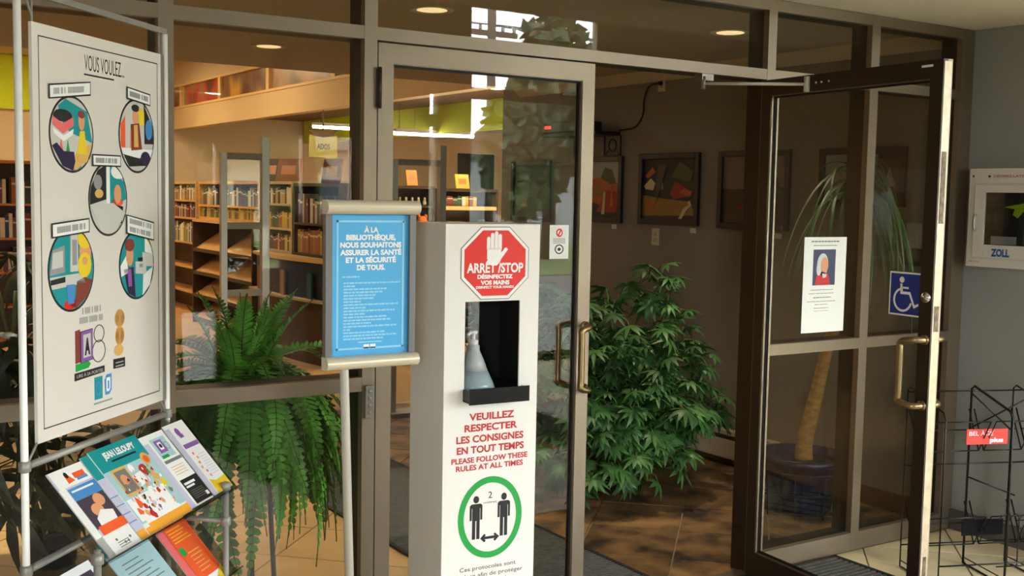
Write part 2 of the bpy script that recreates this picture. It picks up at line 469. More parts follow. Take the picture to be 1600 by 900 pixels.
dr = leaf('door_2', (3.470, -.001, 0), R(-95.2), .940, -1)
pull(dr, .918, .905, 1.140, -1, -.062)
pull(dr, .918, .905, 1.140, 1, -.05)
bb = B().tube([(.918, -.0225, 1.29), (.918, -.034, 1.29)], .0185, 20).tube([(.918, -.034, 1.29), (.918, -.037, 1.29)], .012, 16)
bb.build('lock_cylinder', M('chrome', (215, 210, 200), .18, .9), dr)
bb = B().box(.9400, .9412, -.017, .017, .02, 2.11, 0)
bb.build('edge_strip', alu_dark, dr)
bb = B().box(.9412, .9425, -.011, .011, 1.55, 1.80, 0).box(.9412, .9425, -.010, .012, 1.17, 1.26, 0).box(.9412, .9425, -.010, .012, .06, .14, 0).box(.9412, .9425, -.006, .009, .28, .36, 0)
bb.build('latch_plate', M('worn_latch', (96, 80, 62), .5, .4, .4, 60), dr)
B().box(.845, .895, -.0235, -.0224, 2.094, 2.102).build('maker_plate', white_ink, dr)
# wheelchair sign on the open leaf's glass
t = thing('wheelchair_sign', 'blue and white wheelchair symbol sticker on the open door glass', 'sign', (0, 0, 0))
m4 = Matrix.Translation((3.470, -.001, 0)) @ Matrix.Rotation(R(-95.2), 4, 'Z') @ Matrix.Translation((.728, -.0045, 1.213))
t.matrix_world = m4
B().box(0, .158, -.0012, 0, 0, .158).build('panel', white_ink, t)
B().box(.006, .158, -.002, -.0012, .006, .152).build('blue_field', M('access_blue', (22, 52, 140), .4), t)
bb = B().disc(.058, .130, .011, .011, -.0028, -.002)
bb.prism([(.051, .116), (.060, .116), (.064, .088), (.098, .088), (.120, .042), (.136, .049), (.139, .041), (.117, .030), (.094, .078), (.053, .078)], -.0028, -.002)
bb.prism([(.064, .098), (.090, .098), (.090, .105), (.064, .105)], -.0028, -.002)
n_ = 26; arc = [R(100+i*(245)/(n_-1)) for i in range(n_)]
outer = [(.065+.044*math.cos(a), .058+.044*math.sin(a)) for a in arc]; inner = [(.065+.036*math.cos(a), .058+.036*math.sin(a)) for a in arc]
for i in range(n_-1): bb.prism([outer[i], outer[i+1], inner[i+1], inner[i]], -.0028, -.002)
bb.build('symbol', white_ink, t)
# closer arm
t = thing('door_closer', 'slim silver closer arm between door head and open door top', 'door closer')
a0 = Vector((3.125, .01, 2.085)); m4 = Matrix.Translation((3.470, -.001, 0)) @ Matrix.Rotation(R(-95.2), 4, 'Z')
a1 = m4 @ Vector((.275, -.03, 2.082))
B().tube([a0, a1], .0065, 10).build('arm', silver, t)
B().tube([a0+Vector((0, 0, -.022)), a0+Vector((0, 0, .028))], .010, 12).box(a0.x-.012, a0.x+.05, a0.y-.006, a0.y+.04, 2.098, 2.124).build('head_bracket', M('steel_bracket', (130, 126, 118), .35, .7), t)
bb = B().tube([a1+Vector((0, 0, -.03)), a1+Vector((0, 0, .03))], .012, 12)
bb.tube([a1, m4 @ Vector((.275, -.021, 2.082))], .010, 10)
bb.build('leaf_bracket', silver, t)
for k in (.32, .35, .39): B().tube([m4 @ Vector((k, -.0225, 2.085)), m4 @ Vector((k, -.026, 2.085))], .004, 8).build('screw', silver, t)
# keypad plate on the left jamb
t = thing('push_plate', 'brushed steel plate on the jamb beside the closed door', 'plate', (1.6445, 0, .86))
B().box(-.016, .016, -.012, 0, 0, .112).build('plate', M('brushed_steel', (126, 122, 112), .4, .5, .1, 40), t, bevel=.002)
bb = B()
for k in range(4): bb.tube([(0, -.012, .02+k*.024), (0, -.014, .02+k*.024)], .006, 10)
bb.build('button', grey_tube, t)

# notice with a portrait on the right sidelight
t = thing('window_notice', 'tall white notice with a powdered wig portrait taped inside the sidelight', 'notice', (3.768, .0285, 1.035))
B().box(0, .275, -.0005, .0006, 0, .427).build('sheet', M('bright_paper', (246, 246, 246), .6), t)
bb = B().box(.06, .205, -.0010, -.0005, .212, .372, 0)
bb.disc(.122, .305, .036, .050, -.0014, -.0010, 1).prism([(.075, .213), (.175, .213), (.160, .262), (.120, .275), (.085, .255)], -.0014, -.0010, 2)
bb.disc(.134, .303, .024, .034, -.0018, -.0014, 3).prism([(.118, .265), (.150, .262), (.146, .248), (.126, .244)], -.0018, -.0014, 1)
bb.disc(.098, .285, .016, .030, -.0018, -.0014, 1)
bb.build('portrait', [M('portrait_blue', (66, 72, 110), .6), M('wig_white', (214, 216, 220), .6), M('portrait_red', (206, 50, 56), .6), skin_p], t)
bb = B()
for z, x0, x1, h in ((.405, .045, .225, .008), (.388, .06, .215, .005), (.190, .05, .195, .004), (.174, .04, .20, .004), (.155, .07, .185, .006), (.138, .03, .215, .004), (.124, .08, .165, .004), (.108, .075, .17, .004), (.096, .075, .17, .003)):
    x = x0
    while x < x1:
        l = random.uniform(.006, .02); bb.box(x, min(x+l, x1), -.001, -.0005, z, z+h*.7); x += l+.004
tag(bb.build('print', greyink, t), kind='stuff')

# ------------------------------------------------------------------ hand sanitizer stand
SS = thing('sanitizer_stand', 'tall white cardboard sanitizer stand with red stop octagon and black tray', 'sanitizer stand', (1.589, -.611, 0), R(-3.9))
Wb, Db, Hb = .313, .235, 1.535; T = .006
wx0, wx1, wz0, wz1 = .066, .249, 1.040, 1.309
bb = B().box(0, wx0, 0, T, 0, Hb).box(wx1, Wb, 0, T, 0, Hb).box(wx0, wx1, 0, T, 0, wz0).box(wx0, wx1, 0, T, wz1, Hb)
bb.build('front_panel', white, SS)
side_card = M('side_card', (226, 222, 214), .6)
B().box(0, T, T, Db-T, 0, Hb).build('side_panel', side_card, SS)
B().box(Wb-T, Wb, T, Db-T, 0, Hb).build('side_panel', side_card, SS)
B().box(0, .10, Db-T, Db, 0, Hb).box(.232, Wb, Db-T, Db, 0, Hb).box(.10, .232, Db-T, Db, 0, 1.05).box(.10, .232, Db-T, Db, 1.33, Hb).build('back_panel', side_card, SS)
B().box(T, Wb-T, T, Db-T, Hb-T, Hb).build('top_panel', white, SS)
bb = B().box(Wb-T-.003, Wb-T, T, Db-T, 1.03, 1.34).box(.232, Wb-T, Db-T-.003, Db-T, 1.03, 1.34).box(T, Wb-T, T, Db-T, 1.335, 1.338).box(T, T+.003, T, Db-T, 1.03, 1.34)
bb.box(T, Wb-T, T, Db-T, 1.036, 1.040)
bb.build('black_liner', M('matt_black_card', (10, 10, 10), .7), SS)
bb = B().box(.062, .262, -.040, .0, 1.016, 1.021).box(.062, .262, -.044, -.039, 1.012, 1.058).box(.062, .066, -.040, .0, 1.016, 1.052).box(.258, .262, -.040, .0, 1.016, 1.052)
bb.build('drip_tray', M('black_acrylic', (14, 14, 15), .25), SS)
# stop octagon
def octa(x, z, rx, rz):
    k = .414
    return [(x+rx*a, z+rz*b) for a, b in ((-k, 1), (k, 1), (1, k), (1, -k), (k, -1), (-k, -1), (-1, -k), (-1, k))]
cx, cz = .162, 1.421
bb = B().prism(octa(cx, cz, .113, .107), -.0008, 0, 0).prism(octa(cx, cz, .1105, .1045), -.0012, -.0008, 1).prism(octa(cx, cz, .102, .096), -.0016, -.0012, 2)
# hand
hx, hz = cx-.004, cz+.012
palm = [(-.024, .030), (-.024, .002), (-.018, -.012), (-.008, -.019), (.008, -.019), (.016, -.012), (.024, .002), (.045, .028), (.040, .034), (.034, .032), (.023, .018), (.023, .034)]
bb.prism([(hx+a, hz+c) for a, c in palm], -.0021, -.0016, 1)
for a, z1 in ((-.0195, .060), (-.0068, .071), (.0062, .076), (.0185, .068)):
    n_ = 8
    pts = [(hx+a-.0056, hz+.028), (hx+a+.0056, hz+.028)]+[(hx+a+.0056*math.cos(math.pi*i/n_), hz+z1+.0056*math.sin(math.pi*i/n_)) for i in range(n_+1)]
    bb.prism(pts, -.0021, -.0016, 1)
Y_ = -.0023
bb.text('ARRÊT /STOP', cx, 1.394, .028, Y_, 1, w=.188, bold=.035)
bb.text('DÉSINFECTEZ', cx, 1.376, .0115, Y_, 1, w=.118, bold=.05)
bb.text('VOS MAINS', cx, 1.358, .0125, Y_, 1, w=.096, bold=.05)
bb.text('DISINFECT YOUR HANDS', cx, 1.347, .0075, Y_, 1, w=.126, bold=.04)
bb.build('stop_octagon', [greyink, white_ink, red], SS)
bb = B()
for body, x, z, h, w_ in (('VEUILLEZ', .160, .958, .021, .152), ('RESPECTER', .158, .925, .021, .178), ('LES CONSIGNES', .156, .892, .021, .226), ('EN TOUT TEMPS', .158, .860, .021, .226),
                         ('PLEASE FOLLOW THESE', .156, .832, .016, .256), ('RULES AT ALL TIMES', .156, .809, .016, .226)):
    bb.text(body, x, z, h, -.0006, 0, w=w_, bold=.035)
bb.build('lettering', red_dk, SS)
bb = B().ring(.160, .660, .108, .124, .019, -.001, 0)
bb.build('green_ring', green, SS)
def person_icon(x, z):
    bb = B()
    bb.disc(x, z+.058, .0095, .011, -.0008, 0, n=18)
    bb.prism([(x-.021, z+.040), (x-.015, z+.045), (x+.015, z+.045), (x+.021, z+.040), (x+.021, z-.004), (x+.0145, z-.004), (x+.0145, z+.032), (x+.0125, z+.032),
              (x+.0125, z-.062), (x+.002, z-.062), (x+.002, z-.006), (x-.002, z-.006), (x-.002, z-.062), (x-.0125, z-.062), (x-.0125, z+.032), (x-.0145, z+.032), (x-.0145, z-.004), (x-.021, z-.004)], -.0008, 0)
    bb.build('person_symbol', ink, SS)
person_icon(.112, .660); person_icon(.206, .660)
bb = B()
ar = [(.127, .598), (.141, .611), (.146, .606), (.142, .602), (.176, .602), (.172, .606), (.177, .611), (.191, .598), (.177, .585), (.172, .590), (.176, .594), (.142, .594), (.146, .590), (.141, .585)]
bb.prism(ar, -.0008, 0)
bb.text('2', .159, .718, .021, -.0008, bold=.0).text('mètres', .159, .703, .007, -.0008, w=.044, bold=.0)
bb.text('Ces protocoles sont', .155, .504, .013, -.0006, w=.190, bold=.0).text('en place afin de protéger', .155, .482, .013, -.0006, w=.240, bold=0)
bb.text('notre clientèle', .155, .460, .013, -.0006, w=.150, bold=0)
tag(bb.build('black_lettering', ink, SS), kind='stuff')
# bottle
t = thing('sanitizer_bottle', 'translucent cone shaped pump bottle inside the white stand', 'bottle')
t.matrix_world = SS_m = Matrix.Translation((1.589, -.611, 0)) @ Matrix.Rotation(R(-3.9), 4, 'Z') @ Matrix.Translation((.128, .066, 1.0405))
bott = M('milky_plastic', (206, 214, 216), .3); bott.node_tree.nodes['Principled BSDF'].inputs['Transmission Weight'].default_value = .35
gel = M('gel_liquid', (150, 168, 176), .2)
B().lathe([(.064, 0), (.066, .004), (.061, .02), (.044, .056)], 28).build('liquid_body', gel, t)
B().lathe([(.044, .056), (.032, .088), (.021, .112), (.019, .118), (.019, .130), (.012, .134)], 28).build('bottle_body', bott, t)
bb = B().lathe([(.015, .132), (.015, .146), (.006, .149), (.006, .163), (.012, .165), (.013, .173), (.008, .177)], 20).tube([(0, 0, .170), (-.02, -.015, .170), (-.03, -.022, .164)], .005, 8)
bb.build('pump', M('pump_white', (220, 220, 216), .4), t)

# ------------------------------------------------------------------ blue library sign on a post
SG = thing('pedestal_sign', 'sky blue library safety sign in a silver clip frame on a thin post', 'sign', (1.297, -.72, 0))
x0, x1 = -.131, .130
rail_m = M('sign_rail', (214, 204, 182), .35, .25)
def roundrail(z0, z1):
    n_ = 10; r = (z1-z0)/2; zc = (z0+z1)/2
    pts = [(-.018+ -.020*math.sin(math.pi*i/n_), zc-r*math.cos(math.pi*i/n_)) for i in range(n_+1)]+[(.004, z1), (.004, z0)]
    vs_ = [(x0-.003, y, z) for y, z in pts]+[(x1+.003, y, z) for y, z in pts]; n2 = len(pts)
    return B().add(vs_, [tuple(range(n2-1, -1, -1)), tuple(range(n2, 2*n2))]+[(i, (i+1) % n2, (i+1) % n2+n2, i+n2) for i in range(n2)])
roundrail(1.563, 1.600).build('top_rail', rail_m, SG)
roundrail(1.158, 1.192).build('bottom_rail', rail_m, SG)
fr = M('sign_frame_grey', (112, 112, 112), .4, .3)
B().box(x0, x0+.018, -.014, .002, 1.19, 1.565).build('side_frame', fr, SG)
B().box(x1-.018, x1, -.014, .002, 1.19, 1.565).build('side_frame', fr, SG)
B().box(x0, x1, .002, .006, 1.175, 1.585).build('back_panel', fr, SG)
px0, px1, pz0, pz1 = -.114, .113, 1.191, 1.561
B().box(px0, px1, -.004, .002, pz0, pz1).build('print_sheet', blue_sign, SG)
bx0, bx1, bz0, bz1 = px0+.017, px1-.014, pz0+.016, pz1-.014
t_ = .005
B().box(bx0, bx1, -.0046, -.004, bz0, bz0+t_).box(bx0, bx1, -.0046, -.004, bz1-t_, bz1).box(bx0, bx0+t_, -.0046, -.004, bz0, bz1).box(bx1-t_, bx1, -.0046, -.004, bz0, bz1).build('border_line', pale_blue, SG)
bb = B()
zz = 1.516
for body, w_ in (('À LA', .042), ('BIBLIOTHÈQUE,', .144), ('NOUS SOUHAITONS', .178), ('ASSURER LA SANTÉ', .178), ('ET LA SÉCURITÉ', .146), ('DE TOUS.', .082)):
    bb.text(body, .002, zz, .0135, -.0046, w=w_, bold=.05); zz -= .0198
bb.build('heading', white_ink, SG)
bb = B()
zz = 1.397
lens = (.05, 0, .165, .035, .125, .115, .095, .09, .05, .165, .065, .15, .065, .125, .14, .08, .155, .02, .125, .155, .115)
for k, l in enumerate(lens):
    x = bx0+.016+(0 if k < 2 else .004)
    xe = x+l
    while x < xe-.004:
        q = random.uniform(.006, .016); bb.box(x, min(x+q, xe), -.0045, -.004, zz, zz+.0044); x += q+.0018
    zz -= .0082
bb.box(-.035, .035, -.0045, -.004, 1.224, 1.227)
bb.build('small_print', pale_blue, SG)
bb = B().box(-.018, -.002, -.0046, -.004, 1.2085, 1.2195).box(.001, .017, -.0046, -.004, 1.2085, 1.2195)
bb.build('logo', white_ink, SG)
pm = M('post_paint', (190, 186, 176), .4, .2)
B().tube([(-.065, .012, 1.19), (-.066, .012, 1.16), (-.028, .012, .02)], .012, 14).build('post', pm, SG)
B().box(-.085, -.045, .004, .016, 1.165, 1.30).build('bracket', fr, SG)
B().lathe([(.15, 0), (.15, .008), (.03, .016), (.016, .03)], 32, (-.028, .012, 0)).build('base', pm, SG)

# ------------------------------------------------------------------ poster and brochure stand
ST = thing('brochure_stand', 'tubular stand with a hanging poster frame above two sloping acrylic trays', 'display stand', (.455, -.78, 0), R(46))
xl, xr, yf = -.040, .592, -.172
B().tube([(xl, 0, 0), (xl, 0, 2.03)], .0083, 14).build('back_pole', white_tube, ST)
B().tube([(xr, 0, 0), (xr, 0, 2.03)], .0083, 14).build('back_pole', white_tube, ST)
B().tube([(xl, yf, 0), (xl, yf, .835)], .0083, 14).build('front_pole', grey_tube, ST)
B().tube([(xr, yf, 0), (xr, yf, .825)], .0083, 14).build('front_pole', grey_tube, ST)
B().box(xl-.004, xr+.004, -.005, .005, 2.030, 2.044).build('top_bar', grey_tube, ST)
for z in (1.008, .775):
    B().tube([(xl, 0, z), (xr, 0, z)], .0085, 12).build('cross_rail', grey_tube, ST)
for x in (xl, xr):
    B().tube([(x, 0, .72), (x, yf, .72)], .0075, 10).build('side_rail', grey_tube, ST)
    for y, z in ((0, 1.008), (0, .775), (0, .72), (yf, .72), (yf, .815)):
        B().lathe([(.008, -.013), (.0135, -.010), (.0135, .010), (.008, .013)], 12, (x, y, z)).build('joint_knob', grey_tube, ST)
bar = M('grey_strap', (140, 136, 128), .5)
B().tube([(0.004, -.004, 2.03), (.004, -.004, 1.97)], .003, 6).tube([(-.018, -.003, 2.03), (.004, -.004, 1.985)], .003, 6).build('hanger', bar, ST)
B().tube([(.553, -.004, 2.03), (.553, -.004, 1.97)], .003, 6).build('hanger', bar, ST)
B().tube([(.0, -.004, 1.053), (-.034, -.002, 1.012)], .003, 6).build('hanger', bar, ST)
B().tube([(.548, -.004, 1.053), (.58, -.002, 1.012)], .003, 6).build('hanger', bar, ST)
PX0, PX1, PZ0, PZ1 = -.002, .555, 1.051, 1.973
poster_m = M('poster_paper', (226, 221, 214), .35)
B().box(PX0, PX1, -.008, .0, PZ0, PZ1).build('poster_panel', poster_m, ST)
B().box(PX1+.001, PX1+.009, -.010, .002, PZ0, PZ1).build('panel_edge', grey_tube, ST)
q = .0025; ex0, ex1, ez0, ez1 = PX0+.022, PX1-.018, PZ0+.028, PZ1-.026
y0, y1 = -.0085, -.008
B().box(ex0, ex1, y0, y1, ez0, ez0+q).box(ex0, ex1, y0, y1, ez1-q, ez1).box(ex0, ex0+q*.8, y0, y1, ez0, ez1).box(ex1-q*.8, ex1, y0, y1, ez0, ez1).build('border_line', ink, ST)
bb = B().text('VOUS VOULEZ...', .285, 1.892, .038, -.0085, w=.175, bold=.0)
bb.box(.196, .325, -.0085, -.008, 1.880, 1.884)
bb.build('heading', M('poster_ink', (56, 52, 50), .6), ST)
PM = [ink, teal, lgrey, pink, yellow, navy, skin_p, brown_p, tan_p, white_ink, blue_p, grey_p, orange, green, purple, red]
INK, TEA, LGR, PNK, YEL, NAV, SKN, BRN, TAN, WHT, BLU, GRY, ORG, GRN, PUR, RED = range(16)
ys = -.0085
def layer(k): return ys-.0006*k
def clipdisc(pts, x, z, rx, rz):
    """keep a figure inside its round picture by pulling points in"""
    out = []
    for a, c in pts:
        d = math.hypot((a-x)/rx, (c-z)/rz)
        out.append((a, c) if d <= 1 else (x+(a-x)/d, z+(c-z)/d))
    return out
def caption(bd, x, z, w_, h, txt, tilt=0):
    dz = w_*tilt/2
    P = [(x-w_/2, z-h/2-dz), (x+w_/2, z-h/2+dz), (x+w_/2, z+h/2+dz), (x-w_/2, z+h/2-dz)]
    bd.prism(P, layer(5), layer(4), INK)
    P2 = [(x-w_/2+.0035, z-h/2-dz+.0035), (x+w_/2-.0035, z-h/2+dz+.0035), (x+w_/2-.0035, z+h/2+dz-.0035), (x-w_/2+.0035, z+h/2-dz-.0035)]
    bd.prism(P2, layer(6), layer(5), WHT)
    # lettering too small to read in the place: strokes
    for row in range(txt):
        zc = z+(row-(txt-1)/2)*h*.42; x_ = x-w_*.40; sz = h*(.42 if txt == 1 else .26)
        while x_ < x+w_*.38:
            l = w_*.028
            d0 = (x_-x)*tilt
            if random.random() < .86: bd.prism([(x_, zc-sz/2+d0), (x_+l*.55, zc-sz/2+d0), (x_+l*.55, zc+sz/2+d0), (x_, zc+sz/2+d0)], layer(7), layer(6), GRY)
            x_ += l
def roundpic(name, x, z, rx, rz, base, shapes, cap):
    bd = B().disc(x, z, rx, rz, layer(0), -.008, INK, 40)
    bd.disc(x, z, rx-.0055, rz-.0055, layer(1), layer(0), base, 40)
    for k, (mi, pts) in enumerate(shapes):
        P = clipdisc([(x+a*rx, z+c*rz) for a, c in pts], x, z, rx-.0055, rz-.0055)
        bd.prism(P, layer(1)-.0006*.5*(k % 6+1), layer(1), mi)
    caption(bd, *cap)
    return bd.build(name, PM, ST)
def ov(cx_, cz_, a, b_, n_=14): return [(cx_+a*math.cos(2*math.pi*i/n_), cz_+b_*math.sin(2*math.pi*i/n_)) for i in range(n_)]
roundpic('round_picture', .143, 1.740, .089, .088, LGR, [
    (TEA, [(-.5, .35), (-.1, .05), (.35, -.05), (1, -.2), (1, .9), (-.3, .98), (-.6, .7)]), (TAN, [(.2, -.45), (1, -.2), (.8, -.7), (.2, -1), (-.1, -.9)]),
    (INK, ov(-.42, .46, .42, .16)), (PNK, [(-.85, .42), (-.42, .25), (.05, .45), (.05, .22), (-.4, .0), (-.85, .2)]), (WHT, [(-.85, .12), (-.4, -.05), (.05, .14), (.0, -.02), (-.4, -.2), (-.8, -.02)]),
    (NAV, [(-.95, -.35), (-.7, -.25), (-.4, -.45), (.05, -.45), (.1, -.7), (0, -1), (-.5, -.95)]), (PNK, [(-.5, -.1), (-.4, -.4), (-.56, -.4)]), (GRN, [(-.2, -.15), (-.1, -.5), (-.28, -.5)]),
    (YEL, [(.35, .1), (.55, .12), (.68, -.5), (.2, -.5)]), (SKN, ov(.42, .36, .14, .24)), (BRN, ov(.42, .54, .15, .1)), (TAN, ov(.45, -.62, .25, .12)), (BLU, ov(.2, -.85, .2, .12))],
    (.135, 1.840, .165, .033, 1, .127))
roundpic('round_picture', .430, 1.752, .087, .094, LGR, [
    (ORG, [(-1, .3), (-.65, .5), (-.65, -.5), (-1, -.3)]), (YEL, [(.1, .8), (.55, .6), (.55, .3), (.1, .3)]), (INK, [(.42, .9), (1, .3), (1, -.2), (.42, -.2)]), (BLU, ov(.66, .2, .2, .28)),
    (BRN, [(-.35, .3), (.1, .35), (.25, -.35), (-.35, -.4)]), (TAN, [(-.2, .28), (.0, .3), (.05, -.3), (-.2, -.3)]), (SKN, ov(-.08, .52, .17, .22)), (INK, ov(-.08, .74, .22, .1)), (SKN, [(-.4, .1), (-.3, .2), (-.25, -.4), (-.4, -.5)]),
    (WHT, [(-.9, -.35), (.9, -.35), (.8, -.62), (-.8, -.62)]), (INK, [(-.85, -.55), (.1, -.6), (.75, -.55), (.6, -.9), (-.5, -.95)]), (NAV, ov(.45, -.6, .28, .2)), (WHT, [(-.75, -.6), (-.2, -.62), (-.25, -.75), (-.7, -.73)])],
    (.437, 1.852, .114, .031, 1, -.08))
roundpic('round_picture', .294, 1.592, .087, .090, LGR, [
    (INK, [(-.95, .1), (-.95, .35), (-.6, .85), (-.1, .98), (-.1, 0), (-.95, -.15)]), (TEA, [(.05, 1), (.9, .5), (1, 0), (.05, -.2)]), (WHT, [(-.12, 1), (.06, 1), (.06, -.2), (-.12, -.15)]), (WHT, ov(.5, .75, .38, .2)),
    (LGR, [(-1, -.2), (.2, -.1), (.9, -.4), (.4, -1), (-.5, -.95)]), (SKN, ov(.45, .14, .19, .26)), (BRN, ov(.45, .38, .22, .14)), (ORG, ov(.45, -.08, .3, .12)), (INK, [(.1, -.12), (.75, -.2), (.7, -.7), (.0, -.62)]), (GRY, [(-.1, -.62), (.7, -.72), (.5, -.9), (-.1, -.78)]),
    (GRY, ov(-.55, .45, .2, .2)), (TAN, ov(-.5, .15, .2, .12))],
    (.285, 1.685, .126, .029, 1, .01))
roundpic('round_picture', .135, 1.430, .093, .098, TEA, [
    (LGR, [(-1, -.15), (.4, -.1), (.6, -.35), (-.9, -.45)]), (GRY, [(-.88, .52), (-.3, .58), (-.3, -.05), (-.95, -.1)]), (LGR, [(-.8, .42), (-.38, .46), (-.38, .08), (-.85, .05)]), (INK, [(-.9, -.2), (-.3, -.15), (-.3, -.28), (-.9, -.32)]),
    (LGR, [(-.05, .8), (.1, .95), (.25, .8), (.25, -.05), (-.08, -.05)]), (GRY, [(.0, .7), (.2, .7), (.2, .1), (.0, .1)]), (BRN, [(.2, -.3), (.55, -.2), (.9, -.3), (.9, -.9), (.2, -1), (-.1, -.85), (.15, -.7)]),
    (SKN, ov(.6, .42, .27, .35)), (YEL, ov(.58, .72, .32, .25)), (YEL, ov(.55, .08, .3, .3)), (SKN, ov(.56, .18, .12, .1)), (BLU, [(-.25, -.35), (.1, -.35), (.05, -.8), (-.2, -.8)]), (RED, ov(-.1, -.82, .26, .12))],
    (.131, 1.526, .150, .034, 1, .067))
roundpic('round_picture', .425, 1.425, .086, .089, TEA, [
    (WHT, [(-1, .0), (-.6, .3), (-.5, -.2), (-.9, -.3)]), (YEL, ov(.75, .55, .2, .25)), (WHT, [(.45, .8), (1, .6), (1, .3), (.45, .35)]), (LGR, [(.3, .35), (1, .3), (1, -.1), (.3, -.05)]), (LGR, [(-.1, .1), (.5, .05), (.5, -.3), (-.1, -.25)]),
    (WHT, [(.35, -.3), (.9, -.1), (.8, -.7), (.3, -.9)]), (NAV, [(-.75, -.1), (-.2, -.05), (-.1, -.95), (-.6, -.9)]), (PUR, [(-.55, -.1), (-.35, -.1), (-.3, -.6), (-.5, -.6)]), (SKN, ov(-.42, .28, .2, .3)), (BRN, ov(-.42, .58, .26, .18)),
    (INK, [(.05, .2), (.3, .2), (.3, .1), (.05, .1)]), (GRY, [(.1, .02), (.3, .02), (.3, -.08), (.1, -.08)])],
    (.440, 1.519, .136, .049, 2, -.158))
bb = B()
for row in range(2):
    x_ = .165+.012*(1-row)
    while x_ < .268-.012*(1-row):
        bb.box(x_, x_+.0035, ys, -.008, 1.322-.022*row, 1.337-.022*row, GRY); x_ += random.choice((.006, .006, .011))
bb.build('small_caption', PM, ST)
bb = B().prism([(.155, 1.285), (.178, 1.288), (.178, 1.180), (.155, 1.178)], layer(0), -.008, BRN)
bb.prism([(.178, 1.280), (.236, 1.284), (.236, 1.180), (.178, 1.176)], layer(1), -.008, INK).prism([(.180, 1.278), (.234, 1.282), (.234, 1.182), (.180, 1.178)], layer(2), -.008, PUR).prism([(.190, 1.268), (.224, 1.270), (.224, 1.194), (.190, 1.192)], layer(3), -.008, LGR)
bb.text('A', .207, 1.204, .052, layer(4), INK, w=.026, bold=.06)
bb.prism([(.156, 1.176), (.215, 1.178), (.225, 1.168), (.215, 1.156), (.156, 1.152)], layer(1), -.008, GRN)
bb.ring(.268, 1.262, .026, .030, .003, layer(0), -.008, INK, 24).ring(.266, 1.203, .033, .038, .003, layer(0), -.008, INK, 24)
bb.prism([(.150, 1.147), (.292, 1.150), (.292, 1.128), (.150, 1.122)], layer(1), -.008, INK)
bb.text('LIRE À SA PORTÉE', .221, 1.131, .011, layer(2), LGR, w=.124, bold=0)
bb.prism(ov(.372, 1.300, .026, .032), layer(1), -.008, TAN).prism(ov(.372, 1.240, .024, .034), layer(1), -.008, TAN).prism(ov(.366, 1.190, .024, .020), layer(1), -.008, TAN)
for k in range(5): bb.ring(.372, 1.300, .022-.004*k, .027-.005*k, .001, layer(2), layer(1), BRN, 16).ring(.371, 1.240, .020-.0035*k, .028-.005*k, .001, layer(2), layer(1), BRN, 16)
bb.prism([(.338, 1.162), (.398, 1.160), (.398, 1.127), (.338, 1.129)], layer(1), -.008, INK)
for k in range(2): bb.box(.348, .388, layer(2), layer(1), 1.146-.012*k, 1.149-.012*k, LGR)
bb.v = [(.141+.894*(x_-.150), y_, 1.289-(1.290-z_)*.72) for x_, y_, z_ in bb.v]
bb.build('alphabet_drawing', PM, ST)
bb = B().box(.246, .281, layer(0), -.008, 1.055+.028, 1.055+.083, TEA).disc(.2635, 1.109, .013, .018, layer(1), layer(0), BLU, 16).disc(.2635, 1.109, .008, .012, layer(2), layer(1), TEA, 16)
bb.prism([(.293, 1.088), (.312, 1.088), (.322, 1.098), (.322, 1.138), (.300, 1.138), (.290, 1.125)], layer(0), -.008, BLU).prism([(.298, 1.096), (.310, 1.096), (.315, 1.103), (.315, 1.130), (.298, 1.130)], layer(1), layer(0), WHT).prism([(.303, 1.102), (.309, 1.102), (.309, 1.122), (.303, 1.122)], layer(2), layer(1), BLU)
bb.box(.243, .325, layer(0), -.008, 1.072, 1.076, GRY)
bb.v = [(x_-.022, y_, z_+.026) for x_, y_, z_ in bb.v]
bb.build('logo', PM, ST)
# trays
AN = 49
ca, sa = math.cos(R(AN)), math.sin(R(AN))
tray_acr = GLASS('grey_acrylic', (.62, .64, .64), .05)
def tray(zb):
    P = lambda s_, n_: (-ca*s_-sa*n_, zb-sa*s_+ca*n_)
    bd = B()
    def plate(x0, x1, s0, s1, n0, n1):
        c = [P(s0, n0), P(s1, n0), P(s1, n1), P(s0, n1)]
        bd.add([(x0, y, z) for y, z in c]+[(x1, y, z) for y, z in c], [(3, 2, 1, 0), (4, 5, 6, 7), (0, 1, 5, 4), (1, 2, 6, 5), (2, 3, 7, 6), (3, 0, 4, 7)])
    plate(-.028, .655, .0, .272, -.004, 0)
    plate(-.028, .655, .268, .272, 0, .022)
    return bd.build('acrylic_tray', tray_acr, ST)
tray(1.0); tray(.765)
ST_M = Matrix.Translation((.455, -.78, 0)) @ Matrix.Rotation(R(46), 4, 'Z')
def brochure(name, label, zb, x0, x1, s_bot, h, n, mats, draw, thick=.003):
    """a leaflet lying on the sloping tray: own frame x across, z up the sheet, front -y"""
    t = thing(name, label, 'brochure', group=None)
    y, z = -ca*s_bot-sa*n, zb-sa*s_bot+ca*n
    t.matrix_world = ST_M @ Matrix.Translation((x0, y, z)) @ Matrix.Rotation(R(-(90-AN)), 4, 'X')
    w_ = x1-x0
    B().box(0, w_, 0, thick, 0, h).build('pages', paper, t)
    bd = B(); draw(bd, w_, h); bd.build('cover_print', mats, t)
    return t
def R_(bd, w_, h, a0, a1, b0, b1, mi, k=1): bd.box(a0*w_, a1*w_, -.0003*k, 0, b0*h, b1*h, mi)
CM = [paper, blue_p, orange, M('dark_photo', (70, 60, 74), .5), skin_p, teal, amber, ink, purple, lilac, green, yellow, greyink, M('pale_teal_print', (170, 206, 212), .5), red_dk, white_ink, pink, tan_p]
